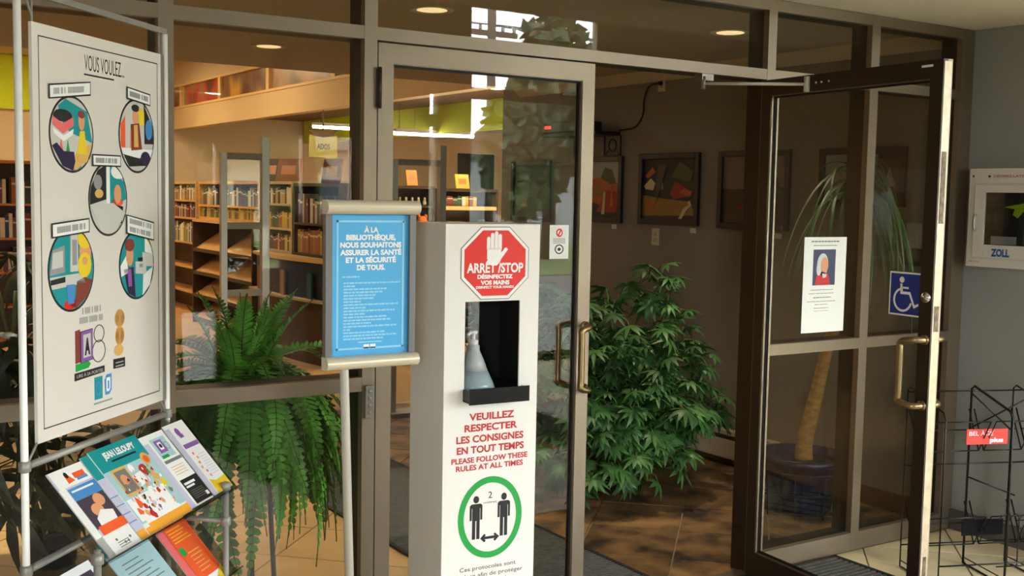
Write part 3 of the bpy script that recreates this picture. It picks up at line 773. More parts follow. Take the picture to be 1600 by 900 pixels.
def d1(bd, w_, h):
    R_(bd, w_, h, 0, 1, 0, 1, 9, 1); R_(bd, w_, h, .04, 1, .80, 1, 0, 2); R_(bd, w_, h, 0, .18, 0, .8, 0, 2)
    bd.prism([(w_*.36, h*.93), (w_*.42, h*.95), (w_*.55, h*.84), (w_*.35, h*.83)], -.0009, 0, 2); bd.disc(w_*.41, h*.92, w_*.05, h*.035, -.0012, 0, 7, 12)
    R_(bd, w_, h, .58, .9, .86, .92, 2, 3); R_(bd, w_, h, .62, .92, .83, .86, 1, 3)
    R_(bd, w_, h, .2, 1, .64, .78, 1, 2); R_(bd, w_, h, .26, .9, .73, .75, 15, 3); R_(bd, w_, h, .2, 1, .3, .64, 3, 2)
    bd.disc(w_*.55, h*.48, w_*.16, h*.07, -.0012, 0, 4, 16); bd.disc(w_*.75, h*.57, w_*.15, h*.07, -.0010, 0, 4, 16); bd.prism([(w_*.35, h*.3), (w_*.85, h*.3), (w_*.9, h*.42), (w_*.6, h*.47), (w_*.38, h*.4)], -.0013, 0, 15)
    R_(bd, w_, h, .25, 1, .22, .32, 2, 5); R_(bd, w_, h, 0, 1, 0, .22, 0, 2)
    for a, c in ((.45, .13), (.62, .07), (.72, .07), (.82, .10)): bd.disc(w_*a, h*c, w_*.03, h*.016, -.0009, 0, 12, 8)
    for k in range(3): R_(bd, w_, h, .42, .75, .04+.025*k, .048+.025*k, 12, 3)
B1 = brochure('brochure', 'white and blue family leaflet with a baby photo and orange band', 1.0, .008, .142, .264, .236, .001, CM, d1)
def d2b(bd, w_, h):
    R_(bd, w_, h, 0, 1, .72, 1, 5, 1); R_(bd, w_, h, 0, 1, .1, .72, 9, 1); R_(bd, w_, h, 0, 1, 0, .1, 6, 1)
    for k in range(4): R_(bd, w_, h, 0, .4, .2+.1*k, .21+.1*k, 1, 2)
brochure('brochure', 'teal comic brochure half hidden behind the front teal copy', 1.0, .146, .345, .264, .243, .0015, CM, d2b)
def d2(bd, w_, h):
    R_(bd, w_, h, 0, 1, .74, 1, 5, 1); R_(bd, w_, h, 0, 1, .12, .74, 13, 1); R_(bd, w_, h, 0, 1, 0, .07, 6, 1); R_(bd, w_, h, .1, 1, .05, .1, 6, 2)
    R_(bd, w_, h, .03, .82, .14, .4, 15, 2); R_(bd, w_, h, .1, .85, .1, .14, 15, 2)
    bd.text('JEAN LELOUPY', w_*.52, h*.87, h*.07, -.0009, 15, w=w_*.66, bold=.05)
    R_(bd, w_, h, .28, .8, .815, .835, 7, 2)
    bd.disc(w_*.87, h*.72, w_*.085, h*.07, -.0012, 0, 17, 16); bd.disc(w_*.87, h*.71, w_*.05, h*.045, -.0015, 0, 2, 12)
    R_(bd, w_, h, .12, .42, .42, .74, 17, 3); R_(bd, w_, h, .15, .39, .45, .71, 12, 4); bd.disc(w_*.26, h*.6, w_*.07, h*.06, -.0016, 0, 4, 12)
    bd.disc(w_*.50, h*.68, w_*.05, h*.05, -.0012, 0, 15, 12); bd.prism([(w_*.42, h*.6), (w_*.62, h*.62), (w_*.64, h*.5), (w_*.44, h*.46)], -.001, 0, 15)
    for a, c, r_, m_ in ((.70, .62, .10, 14), (.80, .52, .10, 17), (.74, .58, .05, 10), (.60, .46, .06, 4), (.55, .38, .09, 15), (.68, .36, .05, 14), (.75, .43, .06, 17), (.88, .4, .07, 11), (.2, .32, .09, 2), (.12, .24, .07, 2), (.27, .27, .05, 14), (.30, .16, .08, 14), (.22, .2, .05, 4), (.45, .26, .05, 9), (.5, .2, .04, 8), (.62, .24, .05, 4), (.36, .36, .05, 7), (.9, .3, .05, 12)):
        q0 = random.uniform(0, 6); bd.prism([(w_*a+w_*r_*.8*random.uniform(.45, 1.1)*math.cos(q0+i*.698), h*c+h*r_*.85*random.uniform(.45, 1.1)*math.sin(q0+i*.698)) for i in range(9)], -.0014, 0, m_)
    for i in range(70):
        a, c, q0 = random.uniform(.1, .9), random.uniform(.14, .62), random.uniform(.012, .03); m_ = random.choice((2, 4, 14, 15, 15, 17, 9, 7, 13))
        bd.prism([(w_*a, h*c), (w_*(a+q0), h*(c+q0*random.uniform(-.4, .8))), (w_*(a+q0*.8), h*(c+q0*1.6)), (w_*(a-q0*.4), h*(c+q0))], -.0018, 0, m_)
B2 = brochure('brochure', 'teal comic festival brochure with cartoon figures and an orange foot band', 1.0, .178, .392, .262, .245, .0055, CM, d2)
def d3(bd, w_, h):
    R_(bd, w_, h, 0, 1, 0, 1, 0, 1); R_(bd, w_, h, 0, .22, 0, .9, 9, 2)
    R_(bd, w_, h, .30, .88, .66, .93, 13, 2); R_(bd, w_, h, .40, .7, .73, .9, 8, 3); R_(bd, w_, h, .48, .62, .77, .87, 15, 4); bd.disc(w_*.55, h*.82, w_*.05, h*.03, -.0016, 0, 7, 10); R_(bd, w_, h, .34, .6, .66, .70, 10, 4)
    bd.ring(w_*.78, h*.80, w_*.09, h*.05, .001, -.0012, 0, 12, 14)
    R_(bd, w_, h, .28, .98, .59, .63, 12, 2)
    for k in range(4): R_(bd, w_, h, .35, .85, .42+.035*k, .428+.035*k, 17, 2)
    R_(bd, w_, h, .30, 1, .02, .35, 7, 2); R_(bd, w_, h, .36, .8, .27, .30, 15, 3); R_(bd, w_, h, .36, .7, .23, .255, 15, 3)
    for k in range(5): R_(bd, w_, h, .38, .9, .08+.025*k, .086+.025*k, 12, 3)
    R_(bd, w_, h, .86, .97, .06, .11, 15, 3)
brochure('brochure', 'narrow white alphabet leaflet with a black text box at its foot', 1.0, .398, .522, .258, .228, .001, CM, d3)
def d4(bd, w_, h):
    R_(bd, w_, h, 0, 1, 0, 1, 0, 1); R_(bd, w_, h, 0, .20, 0, .95, 9, 2)
    bd.disc(w_*.45, h*.87, w_*.10, h*.06, -.0009, 0, 8, 12); R_(bd, w_, h, .4, .58, .79, .84, 8, 3); R_(bd, w_, h, .26, .98, .64, .70, 8, 2)
    for k in range(6): bd.disc(w_*(.42+.06*math.sin(k*1.7)), h*(.56-.065*k), w_*.04, h*.02, -.0009, 0, 4 if k % 2 else 16, 8)
    for k in range(9): R_(bd, w_, h, .58, .92, .24+.035*k, .246+.035*k, 9, 2)
    bd.prism([(w_*.22, 0), (w_, 0), (w_, h*.17), (w_*.5, h*.15), (w_*.25, h*.2)], -.0009, 0, 11); bd.disc(w_*.42, h*.08, w_*.06, h*.04, -.0012, 0, 6, 10); bd.disc(w_*.82, h*.08, w_*.06, h*.03, -.0012, 0, 6, 10)
brochure('brochure', 'slim white leaflet with a purple band and yellow corner, rightmost on the tray', 1.0, .530, .640, .257, .232, .0015, CM, d4)
def d5(bd, w_, h):
    R_(bd, w_, h, 0, 1, 0, 1, 13, 1); R_(bd, w_, h, 0, 1, .84, 1, 5, 2)
    for k in range(9): R_(bd, w_, h, .18, random.uniform(.5, .85), .25+.055*k, .262+.055*k, 12, 2)
brochure('brochure', 'pale blue information sheet with a teal head on the lower tray', .765, .215, .405, .262, .245, .001, CM, d5)
def d6(bd, w_, h):
    R_(bd, w_, h, 0, 1, 0, 1, 0, 1); R_(bd, w_, h, 0, .22, .1, .85, 16, 2); R_(bd, w_, h, .2, 1, .12, .85, 2, 2)
    for k in range(5): R_(bd, w_, h, .28, random.uniform(.6, .9), .62+.04*k, .63+.04*k, 11, 3)
    for k in range(6): R_(bd, w_, h, .42, random.uniform(.7, .95), .2+.05*k, .212+.05*k, 17, 3)
    bd.disc(w_*.32, h*.5, w_*.08, h*.06, -.0012, 0, 10, 12); bd.prism([(w_*.6, 0), (w_, 0), (w_, h*.16)], -.0012, 0, 11)
brochure('brochure', 'bright orange leaflet with a white foot on the lower tray', .765, .445, .600, .262, .236, .001, CM, d6)
def d7(bd, w_, h):
    R_(bd, w_, h, 0, 1, 0, 1, 15, 1); R_(bd, w_, h, .1, .9, .3, .9, 3, 2); R_(bd, w_, h, .1, .9, .1, .25, 11, 2)
brochure('brochure', 'white leaflet with a dark photo at the left end of the lower tray', .765, .02, .16, .262, .225, .001, CM, d7)

# ------------------------------------------------------------------ defibrillator cabinet
AE = thing('defibrillator_cabinet', 'white wall cabinet with a dark window and blue maker lettering', 'defibrillator cabinet', (4.772, -.078, 1.325), R(-90))
Wc, Hc = .46, .465
cab = M('cabinet_enamel', (226, 220, 212), .4)
B().box(0, Wc, .004, .098, 0, Hc).box(0, .03, 0, .004, 0, Hc).box(Wc-.03, Wc, 0, .004, 0, Hc).box(.03, Wc-.03, 0, .004, 0, .04).box(.03, Wc-.03, 0, .004, Hc-.07, Hc).build('body', cab, AE, bevel=.003)
wx0, wx1, wz0, wz1 = .093, .40, .107, .352
B().box(.036, wx0, -.008, .003, .046, Hc-.077).box(wx1, Wc-.036, -.008, .003, .046, Hc-.077).box(wx0, wx1, -.008, .003, .046, wz0).box(wx0, wx1, -.008, .003, wz1, Hc-.077).build('door', cab, AE, bevel=.002)
B().box(wx0, wx1, .0022, .0036, wz0, wz1).build('dark_interior', M('cabinet_dark', (16, 15, 14), .8), AE)
bb = B().prism([(.14, .115), (.40, .115), (.40, .27), (.24, .26), (.22, .28), (.14, .27)], -.0015, .002, 0).prism([(.19, .285), (.27, .30), (.32, .31), (.40, .30), (.40, .285), (.30, .28), (.26, .235), (.235, .25), (.245, .275)], -.003, .0022, 1).box(.13, .26, -.004, .002, .110, .148, 2).prism([(.11, .33), (.16, .335), (.16, .330), (.11, .315)], -.002, .002, 0)
bb.build('defibrillator', [black, M('aed_lime', (150, 180, 30), .4), grey_p], AE)
B().box(wx0, wx1, -.007, -.005, wz0, wz1).build('window_pane', clear, AE)
B().tube(smooth_path([(.050, -.008, .175), (.050, -.020, .180), (.050, -.024, .21), (.050, -.020, .24), (.050, -.008, .245)], 4), .006, 10).build('handle', M('grey_handle', (170, 168, 162), .3, .5), AE)
bb = B().text('ZOLL', .185, .055, .034, -.0086, 0, w=.095, bold=.05)
bb.build('maker_lettering', M('maker_blue', (34, 88, 160), .5), AE)
bb = B().text('DÉFIBRILLATEUR DEA', .125, Hc-.042, .012, -.0006, 0, w=.25, align='L', bold=.02)
bb.prism([(.098, Hc-.036), (.105, Hc-.045), (.112, Hc-.036), (.109, Hc-.031), (.105, Hc-.034), (.101, Hc-.031)], -.001, 0, 1).disc(.020, Hc-.036, .004, .007, -.001, 0, 1, 8).text('E21274', .018, .022, .006, -.0006, 0, w=.05, align='L')
tag(bb.build('red_lettering', [M('faded_red', (200, 110, 104), .6), M('deep_heart', (70, 20, 20), .6)], AE), kind='stuff')

# ------------------------------------------------------------------ wire magazine rack
RK = thing('magazine_rack', 'black wire magazine rack with a red tag standing on the cream floor', 'magazine rack', (4.42, -.376, 0), R(-22))
def wires(name, paths, r=.0035, closed=False):
    bd = B()
    for p in paths: bd.tube(p, r, 6, closed=closed)
    return bd.build(name, wire_m, RK)
# rack frame: x along the row of pockets, y deep
X0, X1, Y0, Y1, HT = -.30, .30, .0, -.30, .80
for x in (X0, .012, .22, X1+.06):
    wires('side_loop', [[(x, Y0, .004), (x, Y0, HT), (x, Y0-.02, HT+.015), (x, Y1+.02, HT-.05), (x, Y1, HT-.08), (x, Y1, .004)]], .0055 if x == .012 else .0036)
    wires('foot_wire', [[(x, Y0, .004), (x, Y1, .004)]], .004)
    wires('foot_wire', [[(x, Y0, .03), (x, Y1, .03)]], .003)
for z in (.46, .79):
    wires('cross_wire', [[(X0, Y0, z), (X1+.06, Y0, z)]])
wires('cross_wire', [[(X0, Y1, .10), (X1, Y1, .10)]]); wires('cross_wire', [[(X0, Y0, .10), (X1+.06, Y0, .10)]])
def pocket(x0, x1, z, d=.17, h=.17):
    A = [(x0, Y0-.005, z+h), (x0, Y0-.09, z), (x0, Y0-d, z+h*.85), (x1, Y0-d, z+h*.85), (x1, Y0-.09, z), (x1, Y0-.005, z+h)]
    B().tube(A, .0036, 6).tube([(x0, Y0-.09, z), (x1, Y0-.09, z)], .0032, 6).tube([(x0, Y0-.05, z+h*.5), (x1, Y0-.05, z+h*.5)], .0028, 6).build('pocket', wire_m, RK)
for x0, x1 in ((X0+.01, .0), (.025, .21), (.235, X1+.05)):
    for z in (.54, .12): pocket(x0, x1, z)
wires('brace', [[(.012, Y0, .62), (.22, Y0-.12, .78)], [(.012, Y0, .78), (.22, Y0-.02, .60)], [(.012, Y0, .40), (.22, Y0-.05, .32)]], .0036)
bb = B()
for k in range(5): bb.tube(smooth_path([(.04+k*.05, Y0-.20, .26), (.075+k*.05, Y0-.20, .28), (.09+k*.05, Y0-.20, .25), (.09+k*.05, Y0-.20, .05)], 3), .003, 5)
bb.tube([(.04, Y0-.20, .05), (.30, Y0-.20, .05)], .003, 5)
bb.build('hoop_row', wire_m, RK)
bb = B().box(-.085, .115, -.125, -.121, .575, .643)
bb.build('red_tag', M('red_tag', (206, 44, 34), .45), RK)
bb = B().text('BEL ÂGE', -.073, .615, .019, -.1258, 0, w=.115, align='L', bold=0).text('plus', .028, .585, .019, -.1258, 0, w=.066, align='L', bold=.05)
bb.build('tag_lettering', white_ink, RK)
B().box(-.085, .115, -.127, -.123, .17, .24).build('black_tag', M('matt_black_tag', (16, 16, 16), .9, spec=.1), RK)

# ------------------------------------------------------------------ lobby: lamps, wall things
def downlight(x, y, z, label, on, en=3):
    t = thing('recessed_light', label, 'ceiling light', (x, y, z), group=None)
    bd = B(); n_ = 28
    bd.lathe([(.075, -.002), (.098, -.006), (.10, -.001), (.10, .0)], n_)
    bd.build('trim_ring', M('lamp_trim', (206, 198, 180), .5), t)
    B().lathe([(.070, -.004), (.066, -.0035), (.0, -.0035)][:2], n_).build('lens', EM('lamp_lens_on', (255, 226, 170), on) if on else ceil_m, t)
    if on:
        L = bpy.data.lights.new('downlight_lamp', 'AREA'); L.shape = 'DISK'; L.size = .12; L.energy = en; L.color = (1, .86, .66); L.spread = R(85)
        lo = bpy.data.objects.new('downlight_lamp', L); col.objects.link(lo); lo.parent = t; lo.location = (0, 0, -.012)
    return t
downlight(2.511, 1.162, 2.46, 'round recessed ceiling light just behind the transom glass', .5)
downlight(2.391, 2.896, 2.46, 'round recessed ceiling light deeper in the lobby ceiling', .5)
downlight(4.02, .80, 2.46, 'dim recessed ceiling light over the umbrella plant by the open door', .25, 2.6)
downlight(.55, 2.2, 2.46, 'unseen ceiling light added at the left to brighten the floor', .5, 8)  # lamp added above the frame to brighten the tan tiles

WR = R(-90)
def painting(label, y1, y0, z0, z1, scene):
    t = thing('framed_picture', label, 'picture', (4.868, y1, z0), WR, 'paintings on the lobby wall')
    W, H = y1-y0, z1-z0; f = .035
    fr_ = M('black_frame', (20, 17, 15), .4)
    B().box(0, f, -.026, 0, 0, H).box(W-f, W, -.026, 0, 0, H).box(f, W-f, -.026, 0, 0, f).box(f, W-f, -.026, 0, H-f, H).build('frame', fr_, t, bevel=.003)
    mats = [M(*a) for a in scene[0]]
    bd = B().box(f, W-f, -.008, 0, f, H-f, 0)
    for k, (mi, pts) in enumerate(scene[1]):
        bd.prism([(f+min(max(a, 0), 1)*(W-2*f), f+min(max(c, 0), 1)*(H-2*f)) for a, c in pts], -.0085-.0004*k, -.008, mi)
    bd.build('canvas', mats, t)
    return t
PC = [('pc_dark', (34, 30, 26), .6), ('pc_sky', (150, 150, 146), .6), ('pc_orange', (170, 88, 34), .6), ('pc_red', (150, 34, 24), .6), ('pc_green', (66, 78, 40), .6), ('pc_cream', (196, 176, 130), .6), ('pc_blue', (96, 122, 132), .6), ('pc_ochre', (140, 104, 44), .6), ('pc_brown', (72, 56, 40), .6), ('pc_mauve', (120, 104, 100), .6)]
painting('black framed orange forest painting at the left beside the closed door', 3.09, 2.68, 1.445, 1.908, (PC, [
    (1, [(0, .62), (1, .6), (1, 1), (0, 1)]), (4, [(.3, .6), (.5, .9), (.75, .85), (.9, .6)]), (2, [(0, .3), (0, .68), (.35, .72), (.7, .6), (1, .62), (1, .25), (.5, .2)]), (7, [(.05, .4), (.3, .66), (.45, .4)]), (3, [(.25, .1), (.6, .5), (1, .45), (.9, .1)]), (5, [(.42, .06), (.52, .06), (.55, .45), (.48, .46)]), (2, [(.7, .2), (.75, .6), (.82, .2)])]))
painting('dark framed painting of a winding road and coloured trees, centre of the wall', 2.496, 1.905, 1.450, 1.917, (PC, [
    (7, [(0, .05), (0, .4), (.35, .35), (.9, .3), (1, .08)]), (5, [(.02, .55), (.15, .68), (.24, .6), (.2, .48), (.05, .5)]), (6, [(.32, .48), (.36, .82), (.40, .5)]), (3, [(.52, .42), (.62, .62), (.8, .55), (.85, .38), (.6, .34)]), (2, [(.04, .72), (.18, .86), (.24, .78), (.1, .68)]), (4, [(.55, .7), (.7, .95), (.95, .8), (.9, .62)]), (2, [(.7, .45), (.8, .52), (.95, .46), (.9, .38)]), (5, [(.70, .02), (.76, .02), (.84, .16), (.93, .24), (.90, .32), (.86, .30), (.88, .25), (.78, .18)]), (2, [(.0, .2), (.3, .34), (.2, .2)]), (8, [(.28, .3), (.46, .9), (.30, .92), (.26, .5)])]))
painting('dark framed misty landscape painting partly hidden by the door jamb', 1.73, 1.145, 1.445, 1.917, (PC, [
    (9, [(0, .5), (1, .55), (1, 1), (0, 1)]), (8, [(0, .0), (0, .52), (.3, .5), (.6, .42), (1, .5), (1, 0)]), (4, [(.5, .3), (.65, .8), (.85, .75), (.98, .35)]), (5, [(.78, .45), (.8, .78), (.84, .45)]), (3, [(.2, .2), (.3, .26), (.4, .2)])]))
painting('grey toned winter painting behind the palm fronds in the sidelight', .925, .352, 1.600, 1.912, (PC, [
    (1, [(0, 0), (0, 1), (.7, 1), (.7, 0)]), (6, [(.2, .1), (.35, .6), (.6, .65), (.55, .1)]), (0, [(.25, .1), (.3, .5), (.34, .1)]), (8, [(.72, .1), (.72, .9), (1, .9), (1, .1)]), (1, [(.78, .3), (.86, .7), (.94, .3)])]))
painting('dark green framed painting seen through the closed door glass', 4.075, 3.54, 1.43, 1.893, (PC, [
    (4, [(0, 0), (0, .6), (.4, .75), (.8, .6), (1, .7), (1, 0)]), (6, [(.4, .4), (.55, .7), (.75, .55), (.6, .35)]), (7, [(.2, .2), (.35, .35), (.4, .2)]), (8, [(0, 0), (0, .2), (1, .15), (1, 0)])]))
def card(y, z, label):
    t = tag(B().box(0, .055, -.002, 0, 0, .032).build('price_card', M('card_white', (206, 200, 186), .7), loc=(4.868, y, z), rot=(0, 0, WR)), label, 'card', 'price cards under the paintings')
    return t
card(2.80, 1.405, 'small white price card below the orange forest painting')
card(1.99, 1.405, 'small white price card below the winding road painting')
card(1.26, 1.40, 'small white price card below the misty landscape painting')
def plate(name, y, z, label, outlet=True):
    t = thing(name, label, 'wall plate', (4.868, y, z), WR)
    B().box(-.036, .036, -.006, 0, 0, .114).build('cover', M('ivory_plate', (196, 186, 160), .5), t, bevel=.002)
    bd = B()
    for k in (.036, .078): bd.box(-.015, .015, -.008, -.006, k-.013, k+.013)
    bd.build('socket', M('ivory_socket', (170, 160, 136), .5), t)
    return t
plate('light_switch', 2.325, 1.31, 'ivory wall plate under the winding road painting')
plate('wall_outlet', 2.305, 2.322, 'ivory outlet high on the wall with a black cord plugged in')
t = thing('power_cord', 'black power cord looping from the high outlet to the shelf', 'cord')
B().tube(smooth_path([(4.86, 2.305, 2.375), (4.845, 2.33, 2.375), (4.85, 2.42, 2.36), (4.855, 2.47, 2.28), (4.855, 2.48, 2.18), (4.855, 2.56, 2.10), (4.85, 2.72, 2.085)], 5), .006, 8).build('cable', rubber, t)
B().lathe([(.014, 0), (.014, .02), (.006, .03)], 10, (0, 0, 0)).build('plug', rubber, t, (4.862, 2.305, 2.375), (0, R(-90), 0))
t = thing('wall_shelf', 'black wrought iron bracket shelf high on the lobby wall', 'shelf', (4.868, 2.95, 0), WR)
B().box(-.42, .22, -.22, 0, 2.05, 2.075).build('board', M('black_board', (18, 16, 14), .5), t)
for x in (-.30, .06):
    bd = B().box(x, x+.18, -.018, -.004, 1.905, 1.92)
    bd.tube([(x, -.012, 1.91), (x, -.012, 2.05)], .006, 6).tube([(x+.18, -.012, 1.91), (x+.18, -.012, 2.05)], .006, 6)
    bd.tube([(x+.09+.042*math.cos(a*.5236), -.012, 1.985+.042*math.sin(a*.5236)) for a in range(12)], .005, 6, closed=True)
    bd.tube([(x, -.012, 1.91), (x+.05, -.012, 1.95)], .004, 6).tube([(x+.18, -.012, 1.91), (x+.13, -.012, 1.95)], .004, 6)
    bd.build('scroll_bracket', wire_m, t)
t = thing('media_box', 'black box with red display digits on the wall shelf', 'electronics', (4.66, 3.22, 2.076), WR)
B().box(-.12, .34, -.02, .16, 0, .075).build('case', black, t, bevel=.006)
bd = B()
for k in range(3): bd.box(-.10+k*.028, -.08+k*.028, -.0215, -.02, .03, .05)
bd.build('red_digits', EM('red_led', (255, 40, 40), 2.5), t)
# thermostat like box and panel by the sidelight
t = thing('wall_panel', 'grey control panel on the wall behind the palm', 'panel', (4.868, .335, 1.30), WR)
B().box(0, .12, -.02, 0, 0, .09).build('dark_box', M('panel_dark', (50, 48, 46), .5), t)
B().box(.0, .095, -.012, 0, .09, .22).build('cover', M('panel_grey', (166, 162, 152), .5), t, bevel=.003)
bd = B()
for k in range(3): bd.disc(.047, .12+.035*k, .014, .012, -.0135, -.012, 0, 12)
bd.build('dial', grey_p, t)
# baseboard heater
t = thing('baseboard_heater', 'long cream metal baseboard heater along the lobby wall', 'heater', (4.852, 4.1, 0), WR)
hm = M('heater_enamel', (176, 164, 140), .5)
B().box(0, 2.95, -.07, -.002, .05, .075).box(0, 2.95, -.072, -.066, .06, .165).box(0, 2.95, -.06, -.0, .19, .215).box(0, 2.95, -.012, 0, .05, .2).build('casing', hm, t)
B().box(.01, 2.94, -.055, -.012, .075, .185).build('fin_core', M('heater_dark', (40, 36, 30), .6), t)
B().box(-.01, .0, -.072, 0, .04, .215).box(2.95, 2.96, -.072, 0, .04, .215).build('end_cap', hm, t)

# ------------------------------------------------------------------ plants
leaf_m = M('glossy_green_leaf', (60, 98, 44), .48, 0, .3, 9, rand=.4)
fern_m = M('fern_green', (96, 160, 58), .5, 0, .25, 14, rand=.3)
dark_leaf = M('dark_leaf', (26, 40, 24), .4, 0, .3, 8, rand=.3)
palm_m = M('palm_leaf', (74, 104, 58), .45, 0, .2, 6, rand=.3)
stem_m = M('plant_stem', (86, 92, 44), .7)
bark = M('palm_bark', (164, 122, 66), .8, 0, .25, 18, bump=.5, stretch=(1, 1, 3))
soil = M('potting_soil', (40, 28, 20), .95)
navy_pot = M('navy_glaze', (22, 28, 62), .25)

def leaflet(bd, base, d, side, L, W, droop, fold=.15, seg=4, mi=0):
    """a pointed leaflet blade starting at base along d, sagging by droop"""
    d = Vector(d).normalized(); side = Vector(side).normalized(); nrm = side.cross(d)
    prof = (0.25, .85, 1.0, .62, 0.05)
    vs_ = []
    for i in range(seg+1):
        t = i/seg; c = Vector(base)+d*(L*t)+Vector((0, 0, -droop*L*t*t)); wd = W*.5*prof[min(i, 4)]
        vs_ += [c-side*wd+nrm*(fold*wd), c, c+side*wd+nrm*(fold*wd)]
    fs = []
    for i in range(seg):
        a = 3*i
        fs += [(a, a+1, a+4, a+3), (a+1, a+2, a+5, a+4)]
    bd.add(vs_, fs, mi, True)

def umbrella_leaf_mesh(n, L, W, droop, mat, pet, seed):
    """compound leaf: stalk along +x then leaflets radiating from its end"""
    rd = random.Random(seed); bd = B()
    bd.tube([(0, 0, 0), (pet*.5, 0, .03), (pet, 0, .02)], .0035, 5, 1)
    for k in range(n):
        a = -2.35+4.7*k/(n-1)+rd.uniform(-.08, .08)
        d = Vector((math.cos(a), math.sin(a), rd.uniform(-.05, .18)))
        leaflet(bd, (pet, 0, .02), d, (-math.sin(a), math.cos(a), rd.uniform(-.2, .2)), L*rd.uniform(.75, 1.05)*(1-.12*abs(a)/2.4), W, droop*rd.uniform(.6, 1.3))
    return bd.mesh('leaf', [mat, stem_m])

def pot(bd_parent, r, h, mat, name='pot'):
    o = B().lathe([(r*.72, 0), (r*.78, .01), (r, h*.92), (r*1.05, h*.93), (r*1.05, h), (r*.95, h), (r*.93, h-.03)], 28).build(name, mat, bd_parent)
    B().lathe([(r*.9, h-.045), (r*.9, h-.035)], 24).build('soil', soil, bd_parent)
    return o

def bushy(name, label, loc, blobs, n, meshes, pot_r, pot_h, potm, trunk_n, tops, seed, tilt=.25, sc_=(.8, 1.15), extra=0):
    """branching shrub: leaves sit on the shell of a set of ellipsoids, facing outwards"""
    rd = random.Random(seed)
    t = thing(name, label, 'plant', loc)
    pot(t, pot_r, pot_h, potm)
    for k in range(trunk_n):
        bl = blobs[k % len(blobs)]
        top = Vector(bl[0])+Vector((rd.uniform(-.1, .1), rd.uniform(-.1, .1), bl[1][2]*.4))
        b0 = Vector((rd.uniform(-.05, .05), rd.uniform(-.05, .05), pot_h-.04))
        mid = (b0+top)/2+Vector((rd.uniform(-.06, .06), rd.uniform(-.06, .06), 0))
        B().tube(smooth_path([b0, mid, top], 5), .01, 7).build('stem', stem_m, t)
    tot = sum(bl[1][0]*bl[1][2] for bl in blobs); fill = B(); nf = 0
    for bl in blobs:
        c, rr = Vector(bl[0]), bl[1]
        for k in range(int(n*(1+extra)*rr[0]*rr[2]/tot)):
            while True:
                d = Vector((rd.uniform(-1, 1), rd.uniform(-1, 1), rd.uniform(-1, 1)))
                if .1 < d.length < 1: break
            d.normalize()
            q = rd.uniform(.55, 1.0)
            p = c+Vector((d.x*rr[0], d.y*rr[1], d.z*rr[2]))*q
            az = math.atan2(d.y, d.x)+rd.uniform(-.5, .5)
            el = math.asin(max(-1, min(1, d.z)))
            s_ = rd.uniform(*sc_); eu = (rd.uniform(-.35, .35), -el*.6+tilt+rd.uniform(-.3, .3), az); me = rd.choice(meshes)
            if extra and rd.random() > 1/(1+extra):
                # leaves past the three hundred that show largest: one joined inner mass
                p = c+(p-c)*.8; mx = Matrix.Translation(p) @ Euler(eu).to_matrix().to_4x4() @ Matrix.Scale(s_, 4)
                for pi in (0, 1): fill.add([mx @ v.co for v in me.vertices] if pi == 0 else [], [] if pi == 1 else [tuple(q_.vertices) for q_ in me.polygons], 0, True)
                nf += 1
            else: obj('leaf', me, t, p, eu, (s_, s_, s_))
    if nf: tag(fill.build('inner_foliage', meshes[0].materials[0], t), kind='stuff')
    return t
um = [umbrella_leaf_mesh(rnd, .108, .026, .55, leaf_m, .08, 5+k) for k, rnd in enumerate((9, 10, 8, 9, 10))]
bushy('umbrella_plant', 'big bushy green umbrella plant spreading over the slate floor beyond the doorway', (3.86, 1.42, 0),
      [((-.02, 0, .92), (.42, .34, .22)), ((-.28, -.06, .66), (.44, .36, .30)), ((.16, -.04, .62), (.40, .34, .30)), ((-.16, -.16, .30), (.52, .30, .20)), ((-.50, .0, .92), (.26, .24, .24)), ((.44, -.05, .42), (.24, .24, .16)), ((.20, -.02, 1.14), (.18, .14, .09)), ((-.05, -.22, .50), (.42, .2, .26))],
      298, um, .17, .26, M('brown_pot', (52, 36, 26), .6), 9, None, 3, extra=1.3)
dk = [umbrella_leaf_mesh(rnd, .21, .045, .9, dark_leaf, .12, 30+k) for k, rnd in enumerate((6, 7, 5))]
bushy('dracaena_plant', 'dark broad leaved pot plant behind the poster stand in the left window', (.93, 1.62, 0),
      [((-.12, 0, 1.10), (.34, .25, .22)), ((-.05, 0, .75), (.34, .25, .2)), ((.02, 0, .50), (.26, .2, .18)), ((-.2, .0, .95), (.3, .2, .15))],
      75, dk, .125, .17, navy_pot, 6, None, 9, .5)

def frond_mesh(L, arch, seed, mat, wd=.055):
    """fern frond: curved rib with paired leaflets"""
    rd = random.Random(seed); bd = B(); n = 26; pts = []
    ang = arch[0]; p = Vector((0, 0, 0)); st = L/n
    for i in range(n+1):
        pts.append(p.copy()); t = i/n
        a = arch[0]+(arch[1]-arch[0])*t**arch[2]
        p = p+Vector((math.cos(a), 0, math.sin(a)))*st
    bd.tube(pts[::2]+[pts[-1]] if n % 2 else pts[::2], .0022, 4, 1)
    for i in range(2, n+1):
        t = i/n; d = (pts[i]-pts[i-1]).normalized(); w_ = wd*math.sin(math.pi*min(1, .18+.85*t))**.7*(1 if t < .85 else (1-t)/.15+.12)
        up_ = Vector((0, 1, 0)).cross(d)
        for s_ in (-1, 1):
            side = Vector((0, s_, 0)); tip = pts[i]+side*w_+d*w_*.35-up_*w_*rd.uniform(.0, .35)
            b0 = pts[i]-d*st*.42; b1 = pts[i]+d*st*.42; m0 = b0+(tip-pts[i])*.7; m1 = b1+(tip-pts[i])*.62
            bd.add([b0, m0, tip, m1, b1], [(0, 1, 2, 3, 4)], 0)
    return bd.mesh('frond', [mat, stem_m])
t = thing('boston_fern', 'lush green fern with trailing fronds on a stand behind the sidelight glass', 'plant', (1.41, .58, 0))
